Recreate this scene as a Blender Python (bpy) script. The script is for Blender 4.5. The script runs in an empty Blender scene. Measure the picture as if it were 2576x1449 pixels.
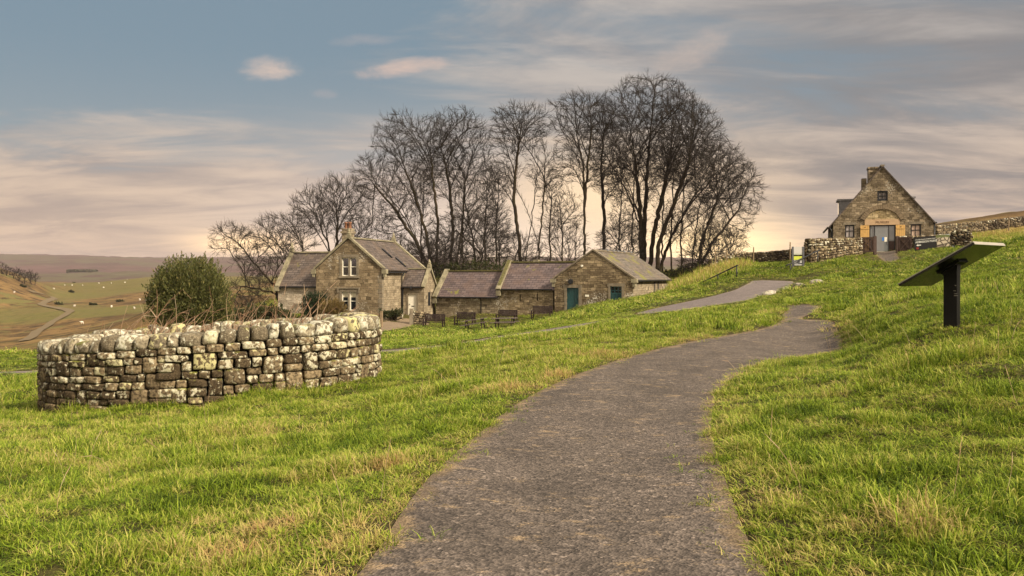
import bpy, bmesh, math, random
import numpy as np
from mathutils import Vector, Matrix, geometry

SC = bpy.context.scene
COL = SC.collection
R = math.radians
rng = np.random.default_rng(7)
random.seed(7)

# ------------------------------------------------------------------ survey
EYE, F, CX, HZ = 1.5, 2231.0, 1288.0, 695.0      # eye height, focal length, centre column and horizon row of the survey
def at(u, v, Y):
    return ((u - CX) / F * Y, Y, EYE - (v - HZ) / F * Y)

def hash2(ix, iy, seed):
    h = (ix.astype(np.int64) * 374761393 + iy.astype(np.int64) * 668265263 + seed * 974711) & 0xFFFFFFFF
    h = ((h ^ (h >> 13)) * 1274126177) & 0xFFFFFFFF
    h = h ^ (h >> 16)
    return (h & 0xFFFF) / 65535.0
def vnoise(x, y, seed=0):
    x = np.asarray(x, float); y = np.asarray(y, float)
    ix = np.floor(x); iy = np.floor(y); fx = x - ix; fy = y - iy
    fx = fx * fx * (3 - 2 * fx); fy = fy * fy * (3 - 2 * fy)
    a = hash2(ix, iy, seed); b = hash2(ix + 1, iy, seed); c = hash2(ix, iy + 1, seed); d = hash2(ix + 1, iy + 1, seed)
    return (a + (b - a) * fx) * (1 - fy) + (c + (d - c) * fx) * fy
def fbm(x, y, seed=0, o=4):
    s = 0; a = .5
    for k in range(o):
        s = s + a * vnoise(np.asarray(x) * 2 ** k + 17.3 * k, np.asarray(y) * 2 ** k - 9.1 * k, seed + k); a *= .5
    return s / (1 - .5 ** o)
def sstep(a, b, x):
    t = np.clip((x - a) / (b - a), 0, 1); return t * t * (3 - 2 * t)

# ground control points: column, row, metres ahead
GC = [(905,1449,4.4),(1288,1449,4.4),(1935,1449,4.4),(0,1449,4.6),(0,1250,6.9),(0,1150,9.2),(0,1060,14),(500,1200,7.4),(500,1100,10.2),(300,1449,4.55),
 (95,1042,17),(300,1034,14.7),(520,1028,14.3),(800,990,15.1),(958,952,17),(700,900,19.5),(300,925,19.5),
 (1000,1050,10.5),(1000,950,17),(1090,1200,6.3),(1285,1030,9.6),(1440,950,12.4),(1690,870,17.5),(1890,835,20.5),(1965,805,23.5),(2040,768,27),
 (1835,1200,6.2),(1785,1030,9.6),(1900,925,13.5),(2125,880,16.5),(2095,806,23),
 (1200,900,18.5),(1400,858,21.5),(1550,822,25),(1700,797,28),(1900,783,28),(1980,775,28),
 (2576,1449,4.0),(2576,1200,5.5),(2576,1000,7.7),(2300,1000,8.4),(2100,1100,7.0),(2395,833,11.8),(2576,812,11.8),(2300,850,12.6),(2200,800,18),
 (2576,740,19),(2576,680,30),(2300,710,34),(2300,676,50),(2232,664,61),(2300,634,65),(2392,627,64.3),(2165,640,69),(2230,635,72),(2100,690,50),(2000,704,55),(2031,664,65),(2441,622,66),(2350,610,75),(2576,598,60),
 (2576,571,95),(2450,580,98),(2576,533,128),(2360,562,128),(2200,600,140),
 (1893,704,55),(1940,740,44),(1872,719,50),(1850,745,44),(1735,768,40),(1610,790,36.5),(1896,752,42),(1800,752,44),
 (1940,668,67),(1890,672,67),(1990,661,82),(1900,666,82),(1787,679,80),(1985,640,120),(1850,655,120),
 (950,885,25),(1200,850,30),(1470,815,36),(50,938,27),(0,890,38),(300,905,32),(620,890,32),
 (1100,855,36),(1040,830,60),(1000,822,66),(1180,830,66),(1095,816,74.5),(1260,808,73.5),(1365,801,72.5),(1441,780,73),(1540,762,71),(1592,750,70.5),(1500,772,66),(1400,800,55),(1560,775,50),(1650,748,58),(1780,717,60),
 (1095,814,78.6),(700,806,76),(870,805,74.5),(1040,798,77.5),(960,803,74),
 (500,735,130),(800,735,130),(1000,722,130),(1150,712,130),(1300,706,125),(1480,700,125),(1640,698,125),(1800,692,125),(1000,715,220),(1300,704,220),(1640,700,220),(1900,690,220),(800,718,260),
 (1680,735,80),(1760,695,84),(1640,692,98),(1480,694,98),(1300,698,97),(1130,702,95),(1000,725,95),(860,745,90),(720,770,85),(1755,683,95),
 (475,872,45),(480,880,60),(560,860,85),(0,897,60),(200,890,55),
 (11,893,150),(75,850,210),(250,830,190),(180,785,300),(110,768,340),(120,745,430),(300,772,320),(380,760,330),(620,765,230),(0,780,330),(0,738,350),(0,720,385),(60,730,400),(-60,664,430),(0,684,430),(50,701,435),(98,718,440),(250,713,620),(380,701,600),(560,701,580),(670,701,580),(100,717,600),(0,700,640),(60,710,640),
 (900,700,450),(1288,697,450),(1700,690,400),(2200,690,400),(2576,650,400),
 (0,705,1150),(400,703,1150),(800,700,1150),(1288,697,1150),(2000,690,1150),(2576,680,1150),
 (0,690,1450),(400,690,1450),(800,690,1450),(1288,690,1450),(2000,688,1450),(2576,680,1450),
 (0,672,2200),(200,671,2200),(450,676,2200),(800,676,2200),(1288,676,2200),(2000,680,2200),(2576,680,2200),
 (0,640,3200),(200,643,3200),(400,649,3200),(600,647,3200),(800,643,3200),(1000,644,3200),(1300,645,3200),(1700,650,3200),(2100,655,3200),(2576,660,3200),
 (0,660,4400),(400,665,4400),(800,660,4400),(1300,660,4400),(2000,665,4400),(2576,665,4400)]
P = np.array([at(*g) for g in GC])
cr = np.hypot(P[:, 0], P[:, 1]); ct = np.arctan2(P[:, 0], P[:, 1]); cq = P[:, 2] / cr
for th in (-.62, -.3, 0, .3, .62):                       # the ground under the camera
    for rr, z in ((1.0, 0.0), (2.5, 0.0)):
        cr = np.append(cr, rr); ct = np.append(ct, th); cq = np.append(cq, (z + .05 * math.sin(th) * rr) / rr)
KA = 5.0
A = np.stack([ct * KA, np.log(cr)], 1)
def tps(d2):
    return .5 * d2 * np.log(d2 + 1e-12)
n = len(A)
K = tps(((A[:, None] - A[None]) ** 2).sum(-1)) + np.eye(n) * .004
Pm = np.concatenate([np.ones((n, 1)), A], 1)
M = np.block([[K, Pm], [Pm.T, np.zeros((3, 3))]])
W = np.linalg.solve(M, np.concatenate([cq, np.zeros(3)]))
def q_eval(th, lr):
    E = np.stack([np.clip(th, -.66, .66) * KA, lr], -1).reshape(-1, 2)
    out = np.empty(len(E))
    for i in range(0, len(E), 20000):
        e = E[i:i + 20000]
        out[i:i + 20000] = tps(((e[:, None] - A[None]) ** 2).sum(-1)) @ W[:n] + W[n] + e @ W[n + 1:]
    return out
TH = np.linspace(-.72, .72, 301); LR = np.linspace(math.log(.5), math.log(5000), 521)
G = q_eval(*np.meshgrid(TH, LR, indexing='ij')).reshape(len(TH), len(LR))
def H(x, y):
    """height of the land at x, y"""
    x = np.asarray(x, float); y = np.asarray(y, float)
    r = np.maximum(np.hypot(x, y), .51); th = np.clip(np.arctan2(x, y), -.7199, .7199)
    a = (th - TH[0]) / (TH[1] - TH[0]); b = np.clip((np.log(r) - LR[0]) / (LR[1] - LR[0]), 0, len(LR) - 1.001)
    ia = np.clip(a.astype(int), 0, len(TH) - 2); ib = b.astype(int); fa = a - ia; fb = b - ib
    q = (G[ia, ib] * (1 - fa) + G[ia + 1, ib] * fa) * (1 - fb) + (G[ia, ib + 1] * (1 - fa) + G[ia + 1, ib + 1] * fa) * fb
    back = sstep(.75, 1.6, np.abs(np.arctan2(x, y)))
    return q * r * (1 - back * np.minimum(1, 30 / r))
YS = np.exp(np.linspace(math.log(3), math.log(4200), 1500))
def hit(u, v, y0=3.0):
    """first land point seen along a sight line"""
    X = (u - CX) / F * YS; Z = EYE - (v - HZ) / F * YS
    k = np.where((Z <= H(X, YS)) & (YS > y0))[0]
    Y = YS[k[0]] if len(k) else 60.0
    if len(k) and k[0] > 0:
        lo, hi = YS[k[0] - 1], Y
        for _ in range(12):
            m = (lo + hi) / 2
            if EYE - (v - HZ) / F * m <= H((u - CX) / F * m, m): hi = m
            else: lo = m
        Y = hi
    return ((u - CX) / F * Y, Y)

# ------------------------------------------------------------------ outlines of paths on the ground
def smooth(pts, k=2):
    for _ in range(k):
        q = []
        for a, b in zip(pts, pts[1:] + pts[:1]):
            q += [(a[0] * .75 + b[0] * .25, a[1] * .75 + b[1] * .25), (a[0] * .25 + b[0] * .75, a[1] * .25 + b[1] * .75)]
        pts = q
    return pts
MAIN = [(860,1500),(905,1449),(965,1370),(1000,1310),(1050,1240),(1095,1190),(1150,1140),(1205,1095),(1262,1045),(1330,1000),(1420,957),(1510,922),(1600,894),(1700,868),(1800,850),(1865,839),(1920,828),(1957,815),(1972,802),(1967,791),(1985,781),(1978,772),(2000,768),(2040,768),(2072,774),(2060,782),(2035,792),(2012,804),(2060,806),(2095,807),(2108,830),(2125,878),(2100,886),(2050,892),(1990,902),(1930,914),(1870,937),(1832,960),(1807,990),(1792,1035),(1788,1080),(1800,1140),(1820,1200),(1845,1270),(1870,1340),(1900,1400),(1935,1449),(1960,1500)]
ROAD = [(1584,793),(1658,788),(1735,780),(1809,766),(1889,757),(1900,748),(1938,742),(1998,714),(1993,706),(1893,706),(1888,711),(1872,719),(1846,732),(1809,741),(1735,758),(1658,774)]
main_xy = [hit(u, v) for u, v in MAIN]
main_xy = [(main_xy[0][0] * .35, 1.0)] + main_xy + [(main_xy[-1][0] * .6, 1.0)]
main_xy = smooth(main_xy, 1)
road_xy = smooth([hit(u, v, 30) for u, v in ROAD], 1)
def strip(rows, y0=3.0):
    """a narrow way: (column, row, width in metres) down its middle"""
    c = [Vector(hit(u, v, y0)) for u, v, w in rows]; L = []; Rr = []
    for i, p in enumerate(c):
        d = (c[min(i + 1, len(c) - 1)] - c[max(i - 1, 0)]).normalized(); nrm = Vector((-d.y, d.x)) * rows[i][2] * .5
        L.append(tuple(p + nrm)); Rr.append(tuple(p - nrm))
    return L + Rr[::-1]
lane_xy = strip([(-30,940,.8),(50,938,.8),(110,935,.8)], 15)
foot_xy = strip([(940,886,1.3),(1060,878,1.6),(1150,868,1.6),(1250,853,1.6),(1330,840,1.6),(1400,829,1.6),(1450,820,1.6),(1480,813,1.0)], 15)
drive_xy = [hit(u, v, 40) for u, v in [(940,838),(1000,828),(1030,823),(1040,815),(1042,802),(1020,801),(985,806),(955,812)]]
museum_xy = [at(u, 0, Y)[:2] for u, Y in ((2202,72.4),(2262,72.4),(2254,69),(2263,62.5),(2234,60.5),(2212,66),(2200,69.5))]
valley_xy = strip([(60,858,2.6),(76,850,2.6),(95,832,2.8),(128,812,2.5),(165,793,2.6),(178,786,2.8),(165,781,3),(130,774,3),(104,768,2.8),(118,759,2.8),(138,752,3),(128,744,2.8),(100,738,2.6),(75,735,3)], 90)
def inpoly(x, y, poly):
    x = np.asarray(x, float); y = np.asarray(y, float); c = np.zeros(x.shape, bool)
    for (x1, y1), (x2, y2) in zip(poly, poly[1:] + poly[:1]):
        if y1 == y2: continue
        c ^= ((y1 > y) != (y2 > y)) & (x < (x2 - x1) * (y - y1) / (y2 - y1) + x1)
    return c
def pdist(x, y, poly):
    d = np.full(np.shape(x), 1e9)
    for (x1, y1), (x2, y2) in zip(poly, poly[1:] + poly[:1]):
        dx, dy = x2 - x1, y2 - y1; L = dx * dx + dy * dy + 1e-12
        t = np.clip(((x - x1) * dx + (y - y1) * dy) / L, 0, 1)
        d = np.minimum(d, np.hypot(x - x1 - t * dx, y - y1 - t * dy))
    return d
def sdist(x, y, poly):
    return np.where(inpoly(x, y, poly), -1, 1) * pdist(x, y, poly)
WAYS = [main_xy, road_xy, lane_xy, foot_xy, drive_xy, museum_xy]
def relief(x, y):
    """swells and tussocks of the turf, kept off the paths"""
    x = np.asarray(x, float); y = np.asarray(y, float); r = np.hypot(x, y)
    z = (fbm(x * .55, y * .55, 3, 3) - .5) * .16 * sstep(2, 7, r) + (fbm(x * 2.1, y * 2.1, 9, 2) - .5) * .10
    z = z + (fbm(x * .12, y * .12, 5, 3) - .5) * .5 * sstep(14, 40, r) * (1 - sstep(60, 72, r) * (1 - sstep(100, 140, r)))
    z = z + (fbm(x * .02, y * .02, 6, 4) - .5) * np.clip(r * .02, 0, 14) * sstep(120, 300, r) * (.2 + .8 * sstep(700, 1500, r)) * np.where((np.arctan2(x, y) > -.22) & (r < 1000), .3, 1)
    return z
def land(x, y):
    x = np.asarray(x, float); y = np.asarray(y, float); h = H(x, y)
    z = relief(x, y); m = np.hypot(x, y) < 85
    if np.ndim(x) and m.any():
        xs, ys = x[m], y[m]; k = np.ones(xs.shape); lift = np.zeros(xs.shape)
        for w in WAYS:
            d = sdist(xs, ys, w); k = np.minimum(k, sstep(0, .9, d)); lift = np.minimum(lift, -.035 * (1 - sstep(-.06, .25, d)))
        z = z.copy(); z[m] = z[m] * k + lift + .035
    elif not np.ndim(x): 
        return float(land(np.array([float(x)]), np.array([float(y)]))[0])
    return h + z

# ------------------------------------------------------------------ object helpers
def link(o, parent=None):
    COL.objects.link(o)
    if parent is not None: o.parent = parent
    return o
def tag(o, label=None, cat=None, group=None, kind=None):
    for k, v in (('label', label), ('category', cat), ('group', group), ('kind', kind)):
        if v: o[k] = v
    return o
def empty(name, loc=(0, 0, 0), rz=0):
    o = bpy.data.objects.new(name, None); o.location = loc; o.rotation_euler = (0, 0, rz); o.empty_display_size = .2
    return link(o)
def raw(name, verts, faces, mats, parent=None, uv=None, smoothf=False, mi=None, attrs=None):
    me = bpy.data.meshes.new(name)
    verts = np.asarray(verts, np.float32).reshape(-1, 3)
    if isinstance(faces, np.ndarray):
        nf, k = faces.shape
        me.vertices.add(len(verts)); me.vertices.foreach_set('co', verts.ravel())
        me.loops.add(nf * k); me.loops.foreach_set('vertex_index', faces.astype(np.int32).ravel())
        me.polygons.add(nf); me.polygons.foreach_set('loop_start', np.arange(nf, dtype=np.int32) * k)
    else:
        me.from_pydata(verts.tolist(), [], faces)
    for m in (mats if isinstance(mats, (list, tuple)) else [mats]): me.materials.append(m)
    if mi is not None: me.polygons.foreach_set('material_index', np.asarray(mi, np.int32))
    for nm, arr in (attrs or {}).items():
        a = me.attributes.new(nm, 'FLOAT', 'POINT'); a.data.foreach_set('value', np.asarray(arr, np.float32))
    if smoothf: me.polygons.foreach_set('use_smooth', np.ones(len(me.polygons), bool))
    me.update(calc_edges=True); me.validate()
    o = link(bpy.data.objects.new(name, me), parent)
    if uv is not False: metric_uv(me)
    return o
def metric_uv(me):
    """UVs in metres on every face: u level along the face, v up it"""
    if len(me.polygons) > 60000: return
    l = me.uv_layers.new(name='m')
    for p in me.polygons:
        nn = p.normal; t = Vector((0, 0, 1)).cross(nn)
        t = t.normalized() if t.length > .05 else Vector((1, 0, 0)); b = nn.cross(t)
        for li in p.loop_indices:
            c = me.vertices[me.loops[li].vertex_index].co
            l.data[li].uv = (c.dot(t), c.dot(b))
class MB:
    def __init__(s): s.v = []; s.f = []
    def poly(s, pts):
        i = len(s.v); s.v += [tuple(p) for p in pts]; s.f.append(list(range(i, i + len(pts)))); return s
    def box(s, x0, x1, y0, y1, z0, z1):
        i = len(s.v)
        s.v += [(x0,y0,z0),(x1,y0,z0),(x1,y1,z0),(x0,y1,z0),(x0,y0,z1),(x1,y0,z1),(x1,y1,z1),(x0,y1,z1)]
        s.f += [[i+a for a in q] for q in ((3,2,1,0),(4,5,6,7),(0,1,5,4),(1,2,6,5),(2,3,7,6),(3,0,4,7))]; return s
    def prism(s, pts, vec):
        """a flat polygon pushed along vec"""
        i = len(s.v); n = len(pts); vec = Vector(vec); pts = [Vector(p) for p in pts]
        nn = Vector((0, 0, 0))
        for a, b in zip(pts, pts[1:] + pts[:1]): nn += a.cross(b)
        if nn.dot(vec) > 0: pts = pts[::-1]
        s.v += [tuple(p) for p in pts] + [tuple(p + vec) for p in pts]
        s.f.append([i + k for k in range(n)]); s.f.append([i + n + k for k in range(n)][::-1])
        for k in range(n):
            m = (k + 1) % n; s.f.append([i + m, i + k, i + n + k, i + n + m])
        return s
    def beam(s, a, b, w, h, up=(0, 0, 1)):
        a = Vector(a); b = Vector(b); d = (b - a).normalized(); t = d.cross(Vector(up))
        t = t.normalized() if t.length > 1e-4 else Vector((1, 0, 0)); q = t.cross(d)
        return s.prism([a + t*w/2 + q*h/2, a - t*w/2 + q*h/2, a - t*w/2 - q*h/2, a + t*w/2 - q*h/2], b - a)
    def tube(s, pts, r, k=8):
        pts = [Vector(p) for p in pts]; i = len(s.v); rr = r if isinstance(r, (list, tuple)) else [r] * len(pts)
        for j, p in enumerate(pts):
            d = (pts[min(j + 1, len(pts) - 1)] - pts[max(j - 1, 0)]).normalized()
            t = d.cross(Vector((0, 0, 1))); t = t.normalized() if t.length > .02 else Vector((1, 0, 0)); q = d.cross(t)
            for a in range(k):
                w = 2 * math.pi * a / k; s.v.append(tuple(p + (t * math.cos(w) + q * math.sin(w)) * rr[j]))
        for j in range(len(pts) - 1):
            for a in range(k):
                b = (a + 1) % k; s.f.append([i+j*k+a, i+j*k+b, i+(j+1)*k+b, i+(j+1)*k+a])
        s.f.append([i + a for a in range(k)][::-1]); s.f.append([i + (len(pts) - 1) * k + a for a in range(k)]); return s
    def lathe(s, cx, cy, prof, k=12):
        i = len(s.v)
        for r, z in prof:
            for a in range(k):
                w = 2 * math.pi * a / k; s.v.append((cx + r * math.cos(w), cy + r * math.sin(w), z))
        for j in range(len(prof) - 1):
            for a in range(k):
                b = (a + 1) % k; s.f.append([i+j*k+a, i+j*k+b, i+(j+1)*k+b, i+(j+1)*k+a])
        s.f.append([i + (len(prof) - 1) * k + a for a in range(k)]); return s
    def holed(s, outer, holes, depth):
        """a wall face in the local x-z plane (list of (x, z)), facing -y, with rectangular openings and their reveals; y of the face is 'depth[0]', reveal to depth[1]"""
        y0, y1 = depth
        loops = [[Vector((x, z, 0)) for x, z in outer]] + [[Vector(p + (0,)) for p in ((a, c), (a, d), (b, d), (b, c))] for a, b, c, d in holes]
        flat = [p for l in loops for p in l]; i = len(s.v); s.v += [(p.x, y0, p.y) for p in flat]
        for t in geometry.tessellate_polygon(loops):
            a, b, c = (flat[k] for k in t)
            if (b - a).cross(c - a).z < 0: t = t[::-1]
            s.f.append([i + k for k in t])
        for a, b, c, d in holes:
            s.poly([(a,y0,c),(a,y0,d),(a,y1,d),(a,y1,c)][::-1]); s.poly([(b,y0,c),(b,y1,c),(b,y1,d),(b,y0,d)][::-1])
            s.poly([(a,y0,d),(b,y0,d),(b,y1,d),(a,y1,d)][::-1]); s.poly([(a,y0,c),(a,y1,c),(b,y1,c),(b,y0,c)][::-1])
        return s
    def build(s, name, mat, parent=None, smoothf=False, bevel=0):
        o = raw(name, s.v, s.f, mat, parent, smoothf=smoothf)
        if bevel:
            b = o.modifiers.new('b', 'BEVEL'); b.width = bevel; b.segments = 2; b.limit_method = 'ANGLE'
        return o
def copy_tree(o, parent=None):
    c = o.copy(); COL.objects.link(c); c.parent = parent
    for ch in list(o.children): copy_tree(ch, c)
    return c

# ------------------------------------------------------------------ materials
class NT:
    def __init__(s, name):
        s.m = bpy.data.materials.new(name); s.m.use_nodes = True; s.t = s.m.node_tree; s.t.nodes.clear()
        s.out = s.t.nodes.new('ShaderNodeOutputMaterial')
    def n(s, typ, **kw):
        nd = s.t.nodes.new('ShaderNode' + typ)
        for k, v in kw.items():
            if k[0] == '_': setattr(nd, k[1:], v)
            else: s.set(nd, k.replace('_', ' '), v)
        return nd
    def set(s, nd, key, v):
        sk = nd.inputs[int(key[1:])] if key[0] == 'i' and key[1:].isdigit() else nd.inputs[key]
        if isinstance(v, bpy.types.NodeSocket): s.t.links.new(v, sk)
        else:
            if sk.type == 'RGBA' and len(v) == 3: v = tuple(v) + (1,)
            sk.default_value = v
    def noise(s, scale, detail=4, vec=None, rough=.55, dist=0):
        nd = s.n('TexNoise', Scale=scale, Detail=detail, Roughness=rough, Distortion=dist)
        if vec is not None: s.set(nd, 'Vector', vec)
        return nd.outputs['Fac']
    def ramp(s, fac, a, b):
        nd = s.n('MapRange', _interpolation_type='SMOOTHSTEP'); s.set(nd, 'Value', fac); s.set(nd, 'From Min', a); s.set(nd, 'From Max', b)
        return nd.outputs['Result']
    def mix(s, fac, a, b, mode='MIX'):
        nd = s.n('Mix', _data_type='RGBA', _blend_type=mode); s.set(nd, 'i0', fac); s.set(nd, 'i6', a); s.set(nd, 'i7', b)
        return nd.outputs[2]
    def math(s, op, a, b=0.0):
        nd = s.n('Math', _operation=op); s.set(nd, 'i0', a); s.set(nd, 'i1', b); return nd.outputs[0]
    def attr(s, name, typ='GEOMETRY'):
        return s.n('Attribute', _attribute_name=name, _attribute_type=typ).outputs['Fac']
    def coord(s, k='Object'):
        return s.n('TexCoord').outputs[k]
    def bump(s, h, strength=.4, dist=.02):
        return s.n('Bump', Height=h, Strength=strength, Distance=dist).outputs[0]
    def bsdf(s, col, rough=.85, normal=None, **kw):
        b = s.n('BsdfPrincipled'); s.set(b, 'Base Color', col); s.set(b, 'Roughness', rough)
        if normal is not None: s.set(b, 'Normal', normal)
        for k, v in kw.items(): s.set(b, k.replace('_', ' '), v)
        return b.outputs[0]
    def done(s, sh, disp=None):
        s.t.links.new(sh, s.out.inputs[0]); return s.m
def plain(name, c, rough=.6, var=.25, scale=6, metal=0, spec=.4):
    t = NT(name); co = t.coord()
    f = t.noise(scale, 5, co); g = t.noise(scale * 9, 3, co)
    k = t.math('ADD', t.math('MULTIPLY', f, .7), t.math('MULTIPLY', g, .3))
    col = t.mix(t.ramp(k, .3, .7), tuple(x * (1 - var) for x in c), tuple(min(1, x * (1 + var)) for x in c))
    return t.done(t.bsdf(col, rough, t.bump(g, .15, .01), Metallic=metal, Specular_IOR_Level=spec))
def masonry(name, c1, c2, mortar, w=.42, h=.19, lichen=.5, stain=.5, white=(.62, .58, .5)):
    t = NT(name); uv = t.n('TexCoord').outputs['UV']; co = t.coord()
    nz = t.n('TexNoise', Scale=2.9, Detail=4); t.set(nz, 'Vector', uv)
    off = t.n('VectorMath', _operation='MULTIPLY_ADD'); t.set(off, 'i0', nz.outputs['Color']); t.set(off, 'i1', (.34, .20, 0)); t.set(off, 'i2', uv)
    def brick(a, b, m, ww, hh, ofs=.5):
        k = t.n('TexBrick', _offset=ofs); k.inputs['Scale'].default_value = 1
        t.set(k, 'Vector', off.outputs[0]); t.set(k, 'Color1', a); t.set(k, 'Color2', b); t.set(k, 'Mortar', m)
        t.set(k, 'Brick Width', ww); t.set(k, 'Row Height', hh); t.set(k, 'Mortar Size', .016); t.set(k, 'Mortar Smooth', .3); t.set(k, 'Bias', -.1)
        return k
    k1 = brick(c1, c2, mortar, w, h); k2 = brick(tuple(x * .55 for x in c1), tuple(min(1, x * 1.5) for x in c2), mortar, w * 1.25, h * 1.5, .37)
    col = t.mix(t.ramp(t.noise(1.4, 4, uv), .4, .6), k1.outputs['Color'], k2.outputs['Color'])
    col = t.mix(t.math('MULTIPLY', t.ramp(t.noise(.45, 5, co), .42, .72), stain), col, tuple(x * .38 for x in c1))
    col = t.mix(t.math('MULTIPLY', t.ramp(t.noise(7, 4, co), .4, .75), .5), col, (c2[0] * .6, c2[1] * .6, c2[2] * .5))
    pat = t.math('MULTIPLY', t.noise(7.5, 5, co, .75), t.math('ADD', .55, t.math('MULTIPLY', t.ramp(t.noise(.5, 3, co), .35, .7), .5)))
    col = t.mix(t.math('MULTIPLY', t.ramp(pat, .50, .60), lichen), col, white)
    hgt = t.math('ADD', t.math('MULTIPLY', k1.outputs['Fac'], -.8), t.math('MULTIPLY', t.noise(9, 4, uv), .6))
    return t.done(t.bsdf(col, .95, t.bump(hgt, .7, .05), Specular_IOR_Level=.15))
def slates(name, c1, c2, moss=.2, w=.5, h=.26):
    t = NT(name); uv = t.n('TexCoord').outputs['UV']; co = t.coord()
    k = t.n('TexBrick', _offset=.5); k.inputs['Scale'].default_value = 1
    nz = t.n('TexNoise', Scale=3, Detail=2); t.set(nz, 'Vector', uv)
    off = t.n('VectorMath', _operation='MULTIPLY_ADD'); t.set(off, 'i0', nz.outputs['Color']); t.set(off, 'i1', (.08, .05, 0)); t.set(off, 'i2', uv)
    t.set(k, 'Vector', off.outputs[0]); t.set(k, 'Color1', c1); t.set(k, 'Color2', c2); t.set(k, 'Mortar', tuple(x * .12 for x in c1))
    t.set(k, 'Brick Width', w); t.set(k, 'Row Height', h); t.set(k, 'Mortar Size', .022); t.set(k, 'Mortar Smooth', .4)
    col = t.mix(t.math('MULTIPLY', t.ramp(t.noise(1.1, 5, co), .4, .7), .55), k.outputs['Color'], (c2[0] * .9, c2[1] * .78, c2[2] * .62))
    col = t.mix(t.ramp(t.noise(8, 4, co, .7), .66, .74), col, (.5, .46, .42))
    ms = t.math('ADD', t.noise(.8, 4, co, .65), t.math('MULTIPLY', t.noise(5, 3, co), .25))
    col = t.mix(t.ramp(ms, .80 - moss * .35, .9 - moss * .35), col, (.15, .14, .025))
    return t.done(t.bsdf(col, .75, t.bump(t.math('SUBTRACT', 1.0, k.outputs['Fac']), .6, .03), Specular_IOR_Level=.35))
def rubble(name, dark, mid, lich=.5, moss=.3, scale=1.0, white=(.66, .63, .54)):
    """lichened dry stone: each stone carries its own random number"""
    t = NT(name); co = t.coord(); rnd = t.attr('rnd')
    base = t.mix(t.ramp(rnd, .15, .95), dark, mid)
    base = t.mix(t.ramp(t.noise(14 * scale, 5, co), .35, .7), base, tuple(x * .5 for x in dark))
    base = t.mix(t.math('MULTIPLY', t.ramp(t.noise(45 * scale, 3, co), .5, .75), .5), base, tuple(min(1, x * 1.5) for x in mid))
    r2 = t.math('FRACT', t.math('MULTIPLY', rnd, 17.31))
    bias = t.math('ADD', t.math('MULTIPLY', r2, .34), t.attr('lich'))
    n1 = t.math('ADD', t.math('MULTIPLY', t.noise(9 * scale, 6, co, .65, .4), .75), t.math('MULTIPLY', t.noise(30 * scale, 4, co, .6), .25))
    v = t.n('TexVoronoi', Scale=9 * scale, _feature='SMOOTH_F1'); t.set(v, 'Vector', co)
    n1 = t.math('ADD', n1, t.math('MULTIPLY', t.math('SUBTRACT', .35, v.outputs['Distance']), .35))
    m = t.ramp(t.math('ADD', n1, t.math('MULTIPLY', t.math('SUBTRACT', bias, .3), .5)), .56, .63)
    wc = t.mix(t.ramp(t.noise(20 * scale, 3, co), .4, .65), white, (white[0] * .66, white[1] * .66, white[2] * .55))
    r3 = t.math('FRACT', t.math('MULTIPLY', rnd, 41.7))
    wc = t.mix(t.ramp(r3, .75, 1.05), wc, (.44, .40, .19))
    col = t.mix(t.math('MULTIPLY', m, lich), base, wc)
    up = t.n('SeparateXYZ'); t.set(up, 'i0', t.n('NewGeometry').outputs['Normal'])
    mm = t.math('MULTIPLY', t.ramp(up.outputs[2], .1, .8), t.ramp(t.math('ADD', t.noise(1.6, 4, co), t.math('MULTIPLY', t.noise(12, 3, co), .3)), .72, .84))
    col = t.mix(t.math('MULTIPLY', mm, moss), col, (.17, .18, .02))
    return t.done(t.bsdf(col, .95, t.bump(t.math('ADD', t.noise(22 * scale, 6, co, .7), t.math('MULTIPLY', m, .15)), .55, .03 / scale), Specular_IOR_Level=.15))

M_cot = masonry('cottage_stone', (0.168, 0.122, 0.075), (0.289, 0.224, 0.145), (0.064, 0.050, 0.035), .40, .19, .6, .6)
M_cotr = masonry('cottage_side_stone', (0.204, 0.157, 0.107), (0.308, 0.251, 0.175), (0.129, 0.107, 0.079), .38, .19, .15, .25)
M_cotw = masonry('wing_stone', (.26, .21, .16), (.42, .36, .29), (.16, .13, .1), .46, .18, .75, .35, (.6, .55, .5))
M_dress = plain('dressed_stone', (.165, .135, .095), .9, .35, 3)
M_cope = plain('coping_stone', (.20, .175, .115), .95, .45, 2.5)
M_barn = masonry('barn_stone', (0.160, 0.117, 0.070), (0.323, 0.254, 0.161), (0.051, 0.038, 0.026), .36, .15, .4, .5)
M_barnw = masonry('low_barn_stone', (0.178, 0.139, 0.092), (0.325, 0.268, 0.181), (0.051, 0.040, 0.028), .36, .155, .95, .4)
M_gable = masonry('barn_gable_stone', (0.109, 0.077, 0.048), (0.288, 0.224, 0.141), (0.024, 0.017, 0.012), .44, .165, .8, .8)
M_mus = masonry('museum_stone', (0.136, 0.103, 0.067), (0.282, 0.224, 0.156), (0.042, 0.032, 0.022), .32, .155, .5, .45)
M_tymp = masonry('tympanum_stone', (.28, .21, .11), (.42, .33, .2), (.05, .036, .022), .34, .2, .1, .1)
M_slate = slates('slate', (0.056, 0.043, 0.038), (0.122, 0.096, 0.085), .12)
M_slatep = slates('purple_slate', (0.065, 0.047, 0.049), (0.130, 0.096, 0.095), .12)
M_slatem = slates('mossy_slate', (0.081, 0.067, 0.058), (0.163, 0.137, 0.115), .36)
M_moss = plain('moss', (.095, .085, .03), 1, .5, 8)
M_white = plain('white_paint', (.74, .70, .60), .5, .06)
M_cream = plain('cream_paint', (.72, .62, .47), .5, .08)
M_teal = plain('teal_paint', (.013, .060, .064), .5, .2)
M_iron = plain('black_iron', (.012, .012, .013), .5, .3)
M_dkwood = plain('dark_frame', (.008, .009, .012), .5, .3)
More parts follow.
